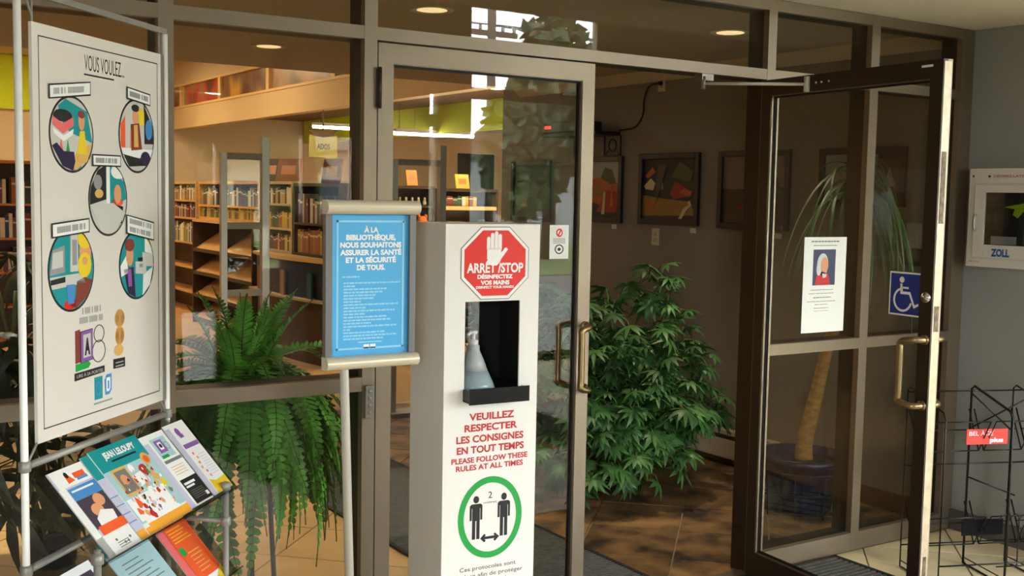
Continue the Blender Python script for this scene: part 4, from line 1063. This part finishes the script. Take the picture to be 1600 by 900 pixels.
fm = [frond_mesh(.52, (R(60), R(-88), .5), 1, fern_m, .042), frond_mesh(.66, (R(45), R(-90), .34), 2, fern_m, .042), frond_mesh(.42, (R(70), R(-40), .7), 3, fern_m, .042), frond_mesh(.78, (R(30), R(-90), .26), 4, fern_m, .045), frond_mesh(.36, (R(80), R(45), .9), 5, fern_m, .045)]
rd = random.Random(4)
for k in range(210):
    a = rd.uniform(0, 2*math.pi); kind = rd.choice((0, 0, 1, 1, 1, 2, 3, 3, 3)) if k < 192 else 4
    s_ = rd.uniform(.75, 1.1)
    r0 = rd.uniform(.02, .09)
    obj('frond', fm[kind], t, (r0*math.cos(a), r0*math.sin(a), .92+rd.uniform(-.05, .03)), (rd.uniform(-.3, .3), rd.uniform(-.12, .12), a+rd.uniform(-.3, .3)), (s_, s_, s_))
for a in (-2.9, -.35):
    obj('frond', fm[4], t, (.04*math.cos(a), 0, .93), (0, -.25, a), (1.0,)*3)
B().lathe([(.10, .72), (.105, .73), (.14, .90), (.15, .90), (.15, .92), (.135, .92), (.13, .89)], 24).build('pot', M('fern_pot', (60, 44, 34), .6), t)
bd = B().lathe([(.15, .695), (.15, .715)], 24)
for k in range(3):
    a = k*2.094+.4; bd.tube([(.12*math.cos(a), .12*math.sin(a), .70), (.17*math.cos(a), .17*math.sin(a), 0)], .010, 8)
bd.build('plant_stand', M('stand_dark', (40, 32, 26), .5), t)

# ponytail palm
t = thing('ponytail_palm', 'tall thin trunked palm with arching ribbon leaves in a navy pot', 'plant', (4.46, .62, 0))
o = B().lathe([(.15, .0), (.16, .01), (.20, .24), (.235, .27), (.235, .30), (.205, .30), (.195, .27)], 32).build('pot', navy_pot, t)
B().lathe([(.19, .255), (.19, .268)], 24).build('soil', M('mossy_soil', (34, 44, 40), .9), t)
tp = smooth_path([(.02, 0, .25), (.02, 0, .36), (.045, -.04, .60), (.06, -.09, .86), (.10, -.16, 1.25), (.115, -.20, 1.70)], 5)
n_ = len(tp)
B().tube(tp, .04, 12, rs=[.05-.026*min(1, i/n_*1.3) for i in range(n_)]).build('trunk', bark, t)
rd = random.Random(8)
def ribbon(L, a0, a1, pw, W, seed):
    bd = B(); n = 14; p = Vector((0, 0, 0)); vs_ = []; fs = []
    for i in range(n+1):
        tt = i/n; a = a0+(a1-a0)*tt**pw; d = Vector((math.cos(a), 0, math.sin(a)))
        wd = W*(1-tt**2.2)*.5+.001
        vs_ += [p+Vector((0, -wd, wd*.5)), p.copy(), p+Vector((0, wd, wd*.5))]
        p = p+d*(L/n)
    for i in range(n):
        k = 3*i; fs += [(k, k+1, k+4, k+3), (k+1, k+2, k+5, k+4)]
    return bd.add(vs_, fs, 0, True).mesh('leaf', palm_m)
rb = [ribbon(1.05, R(62), R(-89), .50, .020, 1), ribbon(.95, R(40), R(-90), .45, .020, 2), ribbon(.8, R(70), R(-85), .7, .018, 3), ribbon(1.2, R(50), R(-90), .38, .020, 4), ribbon(.7, R(20), R(-90), .4, .018, 5)]
for k in range(78):
    if k % 4: a = rd.uniform(-2.0, -.3)
    else: a = rd.uniform(2.0, 4.0)
    s_ = rd.uniform(.7, 1.0)
    obj('leaf', rd.choice(rb), t, (.118, -.20, 1.66+rd.uniform(-.06, .06)), (rd.uniform(-.2, .2), 0, a), (s_*(.36 if math.cos(a) > .1 else .62), s_, s_))
t = thing('plant_caddy', 'black wire basket stand around the navy palm pot', 'plant stand', (4.46, .62, 0))
bd = B()
for z, r in ((.03, .235), (.13, .245), (.235, .25)):
    bd.tube([(r*math.cos(i*.3142), r*math.sin(i*.3142), z) for i in range(20)], .004, 6, closed=True)
for k in range(10):
    a = k*.6283; bd.tube([(.235*math.cos(a), .235*math.sin(a), .004), (.25*math.cos(a), .25*math.sin(a), .235)], .0035, 5)
bd.tube([(-.23, 0, .03), (.23, 0, .03)], .004, 6).tube([(0, -.23, .03), (0, .23, .03)], .004, 6)
bd.build('wire_basket', wire_m, t)
bushy('schefflera_plant', 'second leafy plant seen through the closed door behind the white stand', (3.72, 2.55, 0),
      [((-.05, 0, .95), (.36, .3, .24)), ((-.12, 0, .70), (.36, .3, .26)), ((.1, 0, .5), (.3, .3, .2))],
      110, um, .17, .32, M('brown_pot', (52, 36, 26), .6), 5, None, 17)
# spider plant beside the umbrella plant
t = thing('spider_plant', 'small spider plant with thin hanging leaves seen through the closed door', 'plant', (3.30, 1.98, 0))
sp = [ribbon(.5, R(60), R(-88), .5, .014, 1), ribbon(.62, R(45), R(-90), .4, .014, 2)]
for k in range(34):
    obj('leaf', rd.choice(sp), t, (0, 0, .66), (rd.uniform(-.2, .2), 0, rd.uniform(0, 6.28)), (rd.uniform(.6, 1),)*3)
B().lathe([(.08, .52), (.11, .64), (.115, .66), (.10, .66)], 20).build('pot', M('grey_pot', (110, 108, 102), .6), t)
B().lathe([(.13, 0), (.13, .02), (.03, .04), (.03, .50), (.11, .52)], 20).build('pedestal', dark_wood, t)

# ------------------------------------------------------------------ library beyond the lobby
struct('wall_library_back', B().box(-6, 9.9, 13.6, 13.75, 0, 3.6).box(10.75, 12, 13.6, 13.75, 0, 3.6).box(9.9, 10.75, 13.6, 13.75, 2.36, 3.6), beige)
struct('wall_library_left', B().box(-6.1, -6, 4.0, 13.75, 0, 3.6), beige)
struct('wall_wing_right', B().box(12, 12.1, 4.0, 13.75, 0, 3.0), beige)
struct('wall_lobby_back', B().box(-6.1, -2.5, 3.88, 4.0, 0, 3.6).box(5.0, 12.1, 3.9, 4.0, 0, 3.0), beige)
struct('door_3', B().box(9.7, 10.95, 13.9, 14.0, 0, 2.6).box(9.8, 9.9, 13.75, 13.9, 0, 2.5).box(10.75, 10.85, 13.75, 13.9, 0, 2.5).box(9.8, 10.85, 13.75, 13.9, 2.36, 2.5), M('dark_doorway', (46, 40, 30), .7))
struct('trim_2', B().box(4.87, 5.0, 4.25, 13.6, 2.51, 2.80), M('tan_bulkhead', (212, 184, 134), .75))
struct('trim_3', B().box(4.87, 5.0, 4.25, 13.6, 3.14, 3.45), beige)
struct('trim_4', B().prism([(7.0, 2.40), (7.12, 2.40), (7.12, 2.75), (7.0, 2.75)], 6.6, 13.5), lime)
struct('trim_5', B().box(-5.9, 3.2, 13.52, 13.6, 2.70, 3.44), lime)
# clerestory in the bulkhead: framed coloured panels
cl = sempty('window_9', (4.87, 0, 2.80))
fm_ = M('clerestory_frame', (226, 190, 128), .6)
ys_ = [4.3, 5.9, 7.55, 9.45, 11.2, 12.9, 13.6]
for y in ys_: B().box(-.01, .12, y-.045, y+.045, 0, .34).build('mullion', fm_, cl)
B().box(-.012, .12, 4.25, 13.6, 0, .03).build('sill', fm_, cl); B().box(-.012, .12, 4.25, 13.6, .31, .34).build('head_member', fm_, cl)
def blotchy(name, c1, c2, c3):
    m = bpy.data.materials.new(name); m.use_nodes = True; nt = m.node_tree; b_ = nt.nodes['Principled BSDF']
    tc = nt.nodes.new('ShaderNodeTexCoord'); nz = nt.nodes.new('ShaderNodeTexNoise'); nz.inputs['Scale'].default_value = 1.9; nz.inputs['Detail'].default_value = 2
    nt.links.new(tc.outputs['Object'], nz.inputs['Vector'])
    cr = nt.nodes.new('ShaderNodeValToRGB'); cr.color_ramp.elements[0].position = .36; cr.color_ramp.elements[1].position = .64
    cr.color_ramp.elements[0].color = (*lin(c1), 1); cr.color_ramp.elements[1].color = (*lin(c3), 1)
    e_ = cr.color_ramp.elements.new(.5); e_.color = (*lin(c2), 1)
    nt.links.new(nz.outputs['Fac'], cr.inputs['Fac']); nt.links.new(cr.outputs['Color'], b_.inputs['Base Color']); b_.inputs['Roughness'].default_value = .3
    MATS[name] = m
    return m
cm = [blotchy('mural_red', (96, 40, 24), (190, 70, 40), (150, 150, 110)), blotchy('mural_amber', (110, 46, 28), (130, 104, 70), (226, 168, 50)), blotchy('mural_olive', (104, 88, 60), (150, 116, 80), (176, 124, 84))]
for k in range(len(ys_)-1):
    B().box(.03, .05, ys_[k]+.045, ys_[k+1]-.045, .03, .31).build('mural_panel', cm[(2, 2, 2, 1, 0, 1)[k]], cl)

# lamps of the library: ceiling troffers and hung tubes
tube_m = EM('fluorescent_tube', (255, 238, 206), 26)
def troffer(x, y, z, lx, ly, label, e):
    t = thing('ceiling_troffer', label, 'ceiling light', (x, y, z), group='library ceiling troffers')
    B().box(-lx/2-.03, lx/2+.03, -ly/2-.03, ly/2+.03, -.02, 0).build('housing', white, t)
    B().box(-lx/2, lx/2, -ly/2, ly/2, -.024, -.0205).build('diffuser', EM('troffer_diffuser', (255, 230, 190), e), t)
for x in (.2, 3.3):
    for y in (9.0, 11.6):
        troffer(x, y, 3.45, 1.2, .6, 'flat ceiling troffer light over the library floor', 13)
troffer(5.8, 6.2, 2.75, 1.0, .8, 'unseen ceiling panel added over the wing to light the lime fascia', 9)  # hidden lamp added so the lime face catches light
troffer(9.5, 9.0, 2.75, 1.2, .6, 'unseen ceiling panel added at the far right to brighten the wing', 9)  # second hidden panel put in for more light in the wing
def hung_tube(x0, x1, y, z, label):
    t = thing('hanging_tube_light', label, 'ceiling light', ((x0+x1)/2, y, z)); W = (x1-x0)/2
    B().box(-W, W, -.05, .05, .035, .075).build('housing', white, t)
    B().tube([(-W, 0, .02), (W, 0, .02)], .022, 8).build('tube', tube_m, t)
    bd = B()
    for x in (-W*.8, W*.8): bd.tube([(x, 0, .07), (x, 0, 2.75-z)], .004, 5)
    bd.build('hanger', grey_tube, t)
hung_tube(6.42, 7.12, 9.2, 2.36, 'white hanging tube light at left under the lime fascia')
hung_tube(6.9, 7.9, 9.75, 2.40, 'white hanging tube light at right under the lime fascia')
hung_tube(6.1, 7.3, 11.0, 2.50, 'white hanging tube light beside the yellow hanging sign')
hung_tube(8.4, 9.6, 6.2, 2.45, 'white hanging tube light over the wing near the lobby wall')
# hanging sign
t = thing('hanging_sign', 'pale yellow hanging section sign on a thin rod', 'sign', (4.93, 7.96, 0))
B().box(-.16, .16, -.01, .01, 2.0, 2.24).build('panel', M('sign_yellow', (196, 186, 96), .6), t)
B().prism([(-.17, 2.29), (.17, 2.29), (.12, 2.235), (.0, 2.215), (-.12, 2.235)], -.014, .014).build('header_trim', brown_m, t)
B().tube([(0, 0, 2.28), (0, 0, 2.52)], .008, 6).build('rod', brown_m, t)
B().text('ADOS', 0, 2.09, .06, -.0106, w=.15, bold=.03).build('lettering', ink, t)

# security gates at the edge of the lobby
def gate(x0, x1, label):
    t = thing('security_gate', label, 'security gate', ((x0+x1)/2, 3.85, 0)); W = (x1-x0)/2
    B().box(-W-.02, -W+.02, -.02, .02, 0, 1.87).build('post', silver, t)
    B().box(W-.025, W+.025, -.025, .025, 0, 1.98).build('post', silver, t)
    for z in (.94, 1.39, 1.85): B().box(-W+.02, W-.025, -.018, .018, z-.022, z+.022).build('rail', M('gate_rail', (160, 152, 130), .5, .1), t)
    B().box(-W+.02, W-.025, -.004, .004, .1, 1.83).build('clear_panel', clear, t)
    B().box(-W-.05, W+.05, -.1, .1, 0, .03).build('base', grey_tube, t)
gate(2.44, 2.725, 'silver framed security gate left of the blue sign')
gate(3.70, 4.09, 'silver framed security gate behind the closed door glass')

BOOKC = [M('book_%d' % k, c, .6, rand=.2) for k, c in enumerate(((120, 44, 34), (44, 60, 92), (176, 150, 96), (60, 84, 56), (206, 196, 170), (150, 96, 40), (40, 36, 38), (104, 56, 72), (90, 120, 130), (190, 170, 60)))]
BM = {}
def book_mesh(mi, w_, h, d):
    k = (mi, round(w_, 3), round(h, 2))
    if k not in BM:
        bd = B().box(0, w_, 0, d, 0, h, 0).box(.003, w_-.003, .004, d+.0005, .004, h+.0006, 1).box(.002, w_-.002, -.0006, 0, h*.72, h*.80, 1)
        BM[k] = bd.mesh('book', [BOOKC[mi], M('page_edge', (214, 202, 172), .8)])
    return BM[k]
def books(ox, oy, oz, length, h, face, label, group, pal, seed, fill=.95):
    """row of single books; face 'x-' : spines look to -x and the row runs along -y ; 'y-' : spines look to -y and run along +x"""
    rd_ = random.Random(seed); u = 0
    while u < length*fill:
        w_ = rd_.choice((.034, .044, .056, .07)); hh = h*rd_.choice((.72, .8, .88, .95))
        me = book_mesh(rd_.choice(pal), w_, hh, .15)
        if face == 'x-': o = obj('book', me, None, (ox, oy-u, oz+.001), (0, rd_.choice((0, 0, 0)), R(-90)))
        else: o = obj('book', me, None, (ox+u, oy, oz+.001), (0, 0, 0))
        tag(o, label, 'book', group); u += w_+.002+(rd_.random() < .06)*.05
def case(name, label, x, y, rot, W, D, H, rows, mat, back=None, zb=0):
    t = thing(name, label, 'bookcase', (x, y, zb), rot); s_ = .025; H -= zb; rows = [r_-zb for r_ in rows]
    B().box(0, s_, 0, D, 0, H).build('side_panel', mat, t); B().box(W-s_, W, 0, D, 0, H).build('side_panel', mat, t)
    B().box(0, W, 0, D, H, H+.03).build('top_panel', mat, t); B().box(s_, W-s_, D-.012, D, 0, H).build('back_panel', back or mat, t)
    B().box(s_, W-s_, .01, D-.012, 0, .07 if not zb else .03).build('plinth', mat, t)
    for z in rows: B().box(s_, W-s_, 0, D-.012, z-.022, z).build('shelf', mat, t)
    return t
# the row of cases under the bulkhead, fronts towards -x : local x runs along -y
case('bookcase', 'oak bookcase with rows of books, farthest along the library', 4.28, 12.4, R(-90), 2.05, .3, 1.70, (.35, .66, .97, 1.28, 1.5), wood, dark_wood)
books(4.30, 11.6, 1.28, 1.2, .19, 'x-', 'small book on the second row of the farthest oak bookcase', 'second row of the farthest oak bookcase', (0, 2, 4, 5, 7, 1), 20)
books(4.30, 11.6, .97, 1.2, .26, 'x-', 'small book on the third row of the farthest oak bookcase', 'third row of the farthest oak bookcase', (8, 1, 4, 9), 21)
books(4.30, 11.6, 1.50, 1.2, .19, 'x-', 'small book on the top row of the farthest oak bookcase', 'top row of the farthest oak bookcase', (2, 4, 5, 0), 41)
t = thing('periodical_shelf', 'oak periodical rack with empty slanted display shelves', 'shelf', (4.22, 10.3, 0), R(-90))
W = 2.1
B().box(0, .03, 0, .4, 0, 1.24).build('side_panel', dark_wood, t); B().box(W-.03, W, 0, .4, 0, 1.24).build('side_panel', dark_wood, t); B().box(W/2-.012, W/2+.012, .05, .4, 0, 1.2).build('divider', dark_wood, t)
B().box(0, W, .385, .4, 0, 1.24).build('back_panel', dark_wood, t); B().box(0, W, 0, .4, 1.24, 1.27).build('top_panel', wood, t)
for z in (.02, .30, .58, .86):
    for x0_, x1_ in ((.03, W/2-.012), (W/2+.012, W-.03)):
        B().add([(x0_, .02, z+.03), (x1_, .02, z+.03), (x1_, .36, z+.25), (x0_, .36, z+.25), (x0_, .02, z+.05), (x1_, .02, z+.05), (x1_, .36, z+.27), (x0_, .36, z+.27)], [(0, 3, 2, 1), (4, 5, 6, 7), (0, 1, 5, 4), (1, 2, 6, 5), (2, 3, 7, 6), (3, 0, 4, 7)]).build('slanted_shelf', wood, t)
        B().box(x0_, x1_, .0, .02, z+.02, z+.06).build('lip', dark_wood, t)
case('bookcase', 'low hutch of books standing on the periodical rack', 4.30, 10.3, R(-90), 2.1, .28, 1.70, (1.45,), wood, dark_wood, 1.271)
books(4.33, 10.26, 1.301, 2.02, .14, 'x-', 'book on the lower row of the hutch over the periodical rack', 'lower row of the hutch', (2, 4, 3, 5, 9), 61)
books(4.33, 10.26, 1.451, 2.02, .22, 'x-', 'book on the upper row of the hutch over the periodical rack', 'upper row of the hutch', (0, 2, 4, 1, 3), 62)
pale_wood = M('pale_wood', (190, 170, 134), .6)
case('bookcase', 'pale narrow bookcase just right of the silver gate post', 4.30, 8.08, R(-90), .8, .28, 1.70, (1.02, 1.25, 1.50), pale_wood, pale_wood)
for k, z in enumerate((1.02, 1.25, 1.50)):
    books(4.33, 8.04, z, .72, .18, 'x-', 'small book on the %s shelf of the pale narrow bookcase' % ('low', 'middle', 'top')[k], '%s shelf of the pale narrow bookcase' % ('low', 'middle', 'top')[k], ((0, 3, 9), (9, 3, 5), (4, 2, 6))[k], 70+k)
case('bookcase', 'dark bookcase packed with spines beside the blue sign', 4.30, 7.24, R(-90), 1.1, .28, 1.68, (1.02, 1.32,), dark_wood, dark_wood)
books(4.33, 7.20, 1.32, 1.04, .30, 'x-', 'tall spine in the dark bookcase', 'spines in the dark bookcase', (6, 4, 1, 8, 7, 2), 80)
books(4.33, 7.20, 1.02, 1.04, .26, 'x-', 'brown spine on the lower shelf of the dark bookcase', 'brown spines in the dark bookcase', (5, 0, 5, 2), 81)
t = thing('service_counter', 'curved light wood counter with a dark blue front', 'counter', (4.2, 8.0, 0), R(-90))
arcp = [(0, .06)]+[(1.9*i/12, -.04-.10*math.sin(math.pi*i/12)) for i in range(13)]+[(1.9, .06)]
B().slab(arcp, .965, 1.0).build('top', M('counter_wood', (222, 184, 118), .4), t)
B().slab([(a, min(c+.04, .06)) for a, c in arcp], .62, .965).build('blue_panel', M('counter_navy', (20, 34, 66), .4), t)
B().slab([(a, c-(.05 if c < 0 else 0)) for a, c in arcp], .60, .62).build('ledge', pale_wood, t)
B().slab([(a, min(c+.05, .06)) for a, c in arcp], .0, .60).build('base', dark_wood, t)
for k, (u, m_) in enumerate(((.30, BOOKC[5]), (1.05, M('kraft', (150, 116, 90), .7)), (1.6, M('teal_file', (20, 84, 90), .5)))):
    tag(B().box(-.05, .05, 0, .02, 0, .24).build('folder', m_, loc=((4.116, 4.066, 4.116)[k], 8.0-u, .621), rot=(0, 0, R(-90))), ('amber folder leaning on the navy counter front', 'brown kraft folder on the navy counter front', 'teal folder on the navy counter front')[k], 'folder')
def stand_book(x, y, z, rot, w_, h, mat, label, tilt=-.25):
    t = thing('display_book', label, 'book', (x, y, z), (tilt, 0, rot))
    B().box(-w_/2, w_/2, 0, .02, 0, h).build('cover', mat, t)
    B().box(-w_/2+.01, w_/2-.01, .004, .016, .004, h+.002).build('pages', M('page_edge', (214, 202, 172), .8), t)
    bd = B().box(-w_*.3, w_*.3, -.001, 0, h*.3, h*.7); bd.build('cover_art', M('cover_art', (206, 140, 100), .6), t)
stand_book(4.42, 7.72, 1.735, R(-60), .30, .24, M('brown_cover', (140, 82, 40), .6), 'brown book propped on the shelf top left of the red one')
stand_book(4.42, 6.62, 1.715, R(-60), .22, .24, M('maroon_cover', (110, 26, 26), .6), 'maroon book propped up beside the hanging sign')
stand_book(4.42, 8.22, 1.735, R(-60), .22, .25, M('umber_cover', (72, 36, 24), .6), 'dark umber book propped behind the silver gate post')
# right wing, seen through the closed door
case('bookcase', 'dark display case with white ornaments behind the closed door', 5.28, 7.2, 0, .62, .3, 1.68, (1.28, 1.50), dark_wood, dark_wood)
case('bookcase', 'dark display case with a tan middle shelf behind the closed door', 5.92, 7.1, 0, .72, .3, 1.66, (1.10,), dark_wood, dark_wood)
tag(B().box(0, .66, -.02, .27, 1.46, 1.50).build('display_board', M('counter_wood', (222, 184, 118), .4), loc=(5.95, 7.1, 0)), 'tan board across the dark display case', 'board')
rd = random.Random(5)
for k in range(7):
    t = thing('ornament', 'small white ornament in the dark display case', 'ornament', (5.36+k*.075, 7.27, 1.501), rd.uniform(0, 3), 'white ornaments in the dark display case')
    B().lathe([(.02, 0), (.026, .02), (.018, .05), (.01, .06), (.016, .075), (.008, .09)], 10).build('body', M('ornament_white', (180, 168, 140), .5), t)
books(5.98, 7.14, 1.105, .6, .26, 'y-', 'book under the tan board in the display case', 'books under the tan board', (6, 0, 1, 5), 90)
books(5.98, 7.14, 1.502, .58, .11, 'y-', 'small book on the tan board', 'books on the tan board', (4, 3, 9, 0), 91, .7)
t = thing('toy_animal', 'orange plush animal sitting low in the display case', 'toy', (5.62, 7.05, 1.06), R(0))
om = M('plush_orange', (206, 110, 44), .8)
B().lathe([(.05, 0), (.09, .04), (.10, .12), (.07, .2), (.03, .23)], 16).build('body', om, t)
B().lathe([(.01, .19), (.055, .22), (.065, .27), (.04, .32), (.01, .335)], 14, (.03, -.03, 0)).build('head', om, t)
bd = B()
for a, c in ((-.01, .325), (.07, .325)): bd.lathe([(.018, -.01), (.02, .01), (.008, .03)], 8, (a, -.03, c))
bd.build('ear', om, t)
bd = B()
for s_ in (-1, 1): bd.tube(smooth_path([(s_*.06, -.04, .14), (s_*.11, -.09, .07), (s_*.10, -.13, .02)], 4), .026, 8)
bd.build('limb', om, t)
tag(B().box(.0, .5, 0, .32, 0, 1.06).build('toy_plinth', dark_wood, loc=(5.38, 6.86, 0)), 'dark low plinth under the orange plush toy', 'plinth')
stand_book(5.40, 7.3, 1.715, 0, .16, .12, M('orange_cover', (214, 140, 66), .6), 'orange leaflet on the display case top, left one')
stand_book(5.68, 7.3, 1.715, 0, .13, .17, M('amber_cover', (220, 160, 80), .6), 'taller orange leaflet on the display case top')
stand_book(6.28, 7.25, 1.695, 0, .17, .16, M('yellow_cover', (230, 200, 90), .6), 'yellow booklet propped on the display case with tan board')
# left end of the library seen past the poster stand
case('bookcase', 'orange oak bookcase far left past the white pole', 1.25, 9.0, 0, 1.05, .32, 1.86, (.4, .75, 1.1, 1.45), M('orange_oak', (190, 116, 50), .5, 0, .1, 4), dark_wood)
for k, z in enumerate((.75, 1.1, 1.45)):
    books(1.80, 9.03, z, .46, .28, 'y-', 'book on the %s row of the orange oak bookcase' % ('low', 'middle', 'top')[k], '%s row of the orange oak bookcase' % ('low', 'middle', 'top')[k], (0, 6, 4, 1, 7, 5), 95+k)
case('bookcase', 'tall dark edged bookcase right of the orange oak one', 2.36, 9.1, 0, .9, .3, 1.80, (.4, .75, 1.1, 1.45), dark_wood, dark_wood)
for k, z in enumerate((.75, 1.1, 1.45)):
    books(2.41, 9.13, z, .3, .28, 'y-', 'book on the %s row of the tall dark edged bookcase' % ('low', 'middle', 'top')[k], '%s row of the tall dark edged bookcase' % ('low', 'middle', 'top')[k], (0, 2, 4, 3), 100+k)

# ------------------------------------------------------------------ outside the street front (seen mirrored in the glass)
struct('ground', B().box(-60, 90, -90, -5.8, -.3, -.13), M('asphalt', (84, 84, 82), .9, 0, .1, 1))
struct('ground_lawn', B().box(-60, 90, -40, -17, -.13, -.10), M('lawn', (84, 104, 56), .95, 0, .15, 2))
tree_m = M('tree_foliage', (60, 78, 46), .7, 0, .3, 3, rand=.1)
def tree(label, x, y, h, r, seed, n=900):
    rd_ = random.Random(seed); t = thing('street_tree', label, 'tree', (x, y, -.13))
    B().tube([(0, 0, 0), (.05, 0, h*.5), (0, .05, h*.85)], .18, 8, rs=[.22, .14, .05]).build('trunk', M('tree_bark', (74, 62, 50), .9), t)
    bd = B()
    for k in range(n):
        d = Vector((rd_.gauss(0, 1), rd_.gauss(0, 1), rd_.gauss(0, 1))).normalized()*rd_.uniform(.35, 1)**.6
        lump = 1+.25*math.sin(d.x*7+seed)*math.cos(d.z*6)
        c = Vector((d.x*r*lump, d.y*r*lump, h*.62+d.z*h*.38)); a = Vector((rd_.gauss(0, 1), rd_.gauss(0, 1), rd_.gauss(0, 1))).normalized(); b_ = a.orthogonal().normalized(); s_ = rd_.uniform(.14, .34)
        bd.add([c-a*s_, c+b_*s_*.6, c+a*s_, c-b_*s_*.6], [(0, 1, 2, 3)])
    tag(bd.build('foliage', tree_m, t), kind='stuff')
tree('tall narrow street tree mirrored right of the utility pole', 17.75, -22.0, 7.0, 1.15, 1, 1100)
tree('lower rounded street tree mirrored in the closed door glass', 15.6, -20.2, 4.6, .95, 2, 900)
tree('broad street tree mirrored at the door glass edge', 19.4, -19.2, 5.6, 1.45, 3, 1000)
tree('small round tree mirrored in the left sidelight', 7.4, -21.0, 4.0, 1.1, 4, 700)
tree('low tree before the cream house mirrored in the left sidelight', 10.6, -24.0, 3.4, 1.2, 5, 700)
tree('far tree mirrored beyond the lawn', 3.4, -38.0, 6.0, 2.0, 6, 700)
t = thing('utility_pole', 'wooden utility pole with crossarm and wires mirrored in the transom', 'utility pole', (18.05, -25.6, -.13))
wp = M('pole_wood', (92, 82, 72), .9)
B().tube([(0, 0, 0), (0, 0, 7.4)], .13, 10).build('pole', wp, t); B().box(-.9, .9, -.06, .06, 6.55, 6.70).build('crossarm', wp, t)
bd = B()
for x in (-.8, -.4, .4, .8): bd.lathe([(.04, 6.7), (.06, 6.78), (.03, 6.9)], 8, (x, 0, 0))
bd.build('insulator', white, t)
bd = B()
for x, z in ((-.8, 6.9), (.4, 6.9), (.8, 6.9), (0, 5.9)):
    bd.tube([(x-28, 1.5, z+.3), (x-14, .7, z-.35), (x, 0, z), (x+14, -.7, z-.35), (x+28, -1.5, z+.3)], .018, 5)
bd.build('wire', black, t)
def house(label, x, y, W, D, H, wm, rm, nw):
    t = thing('house', label, 'building', (x, y, -.13))
    B().box(-W/2, W/2, -D/2, D/2, 0, H).build('wall', wm, t)
    B().add([(-W/2-.3, -D/2-.3, H), (W/2+.3, -D/2-.3, H), (W/2+.3, D/2+.3, H), (-W/2-.3, D/2+.3, H), (-W/2-.3, 0, H+1.5), (W/2+.3, 0, H+1.5)], [(0, 1, 5, 4), (2, 3, 4, 5), (0, 4, 3), (1, 2, 5), (3, 2, 1, 0)]).build('roof', rm, t)
    for k in range(nw):
        x_ = -W/2+W*(k+.5)/nw
        o = B().box(x_-.5, x_+.5, D/2, D/2+.04, 1.0, 2.2).build('window', white, t); B().box(x_-.43, x_+.43, D/2+.04, D/2+.05, 1.07, 2.13).build('pane', M('far_pane', (60, 70, 80), .2), o)
roofm = M('shingle_roof', (90, 84, 80), .9)
house('red brick house mirrored in the left sidelight', 7.0, -29.0, 4.0, 6, 2.9, M('red_brick', (150, 84, 66), .9, 0, .15, 12), roofm, 2)
house('cream siding house mirrored beside the gate', 13.6, -30.0, 7.0, 6, 3.0, M('cream_siding', (196, 184, 164), .9), roofm, 3)
house('grey siding house mirrored beyond the street trees', 27, -32.0, 9.0, 7, 3.2, M('grey_siding', (150, 152, 154), .9), roofm, 3)
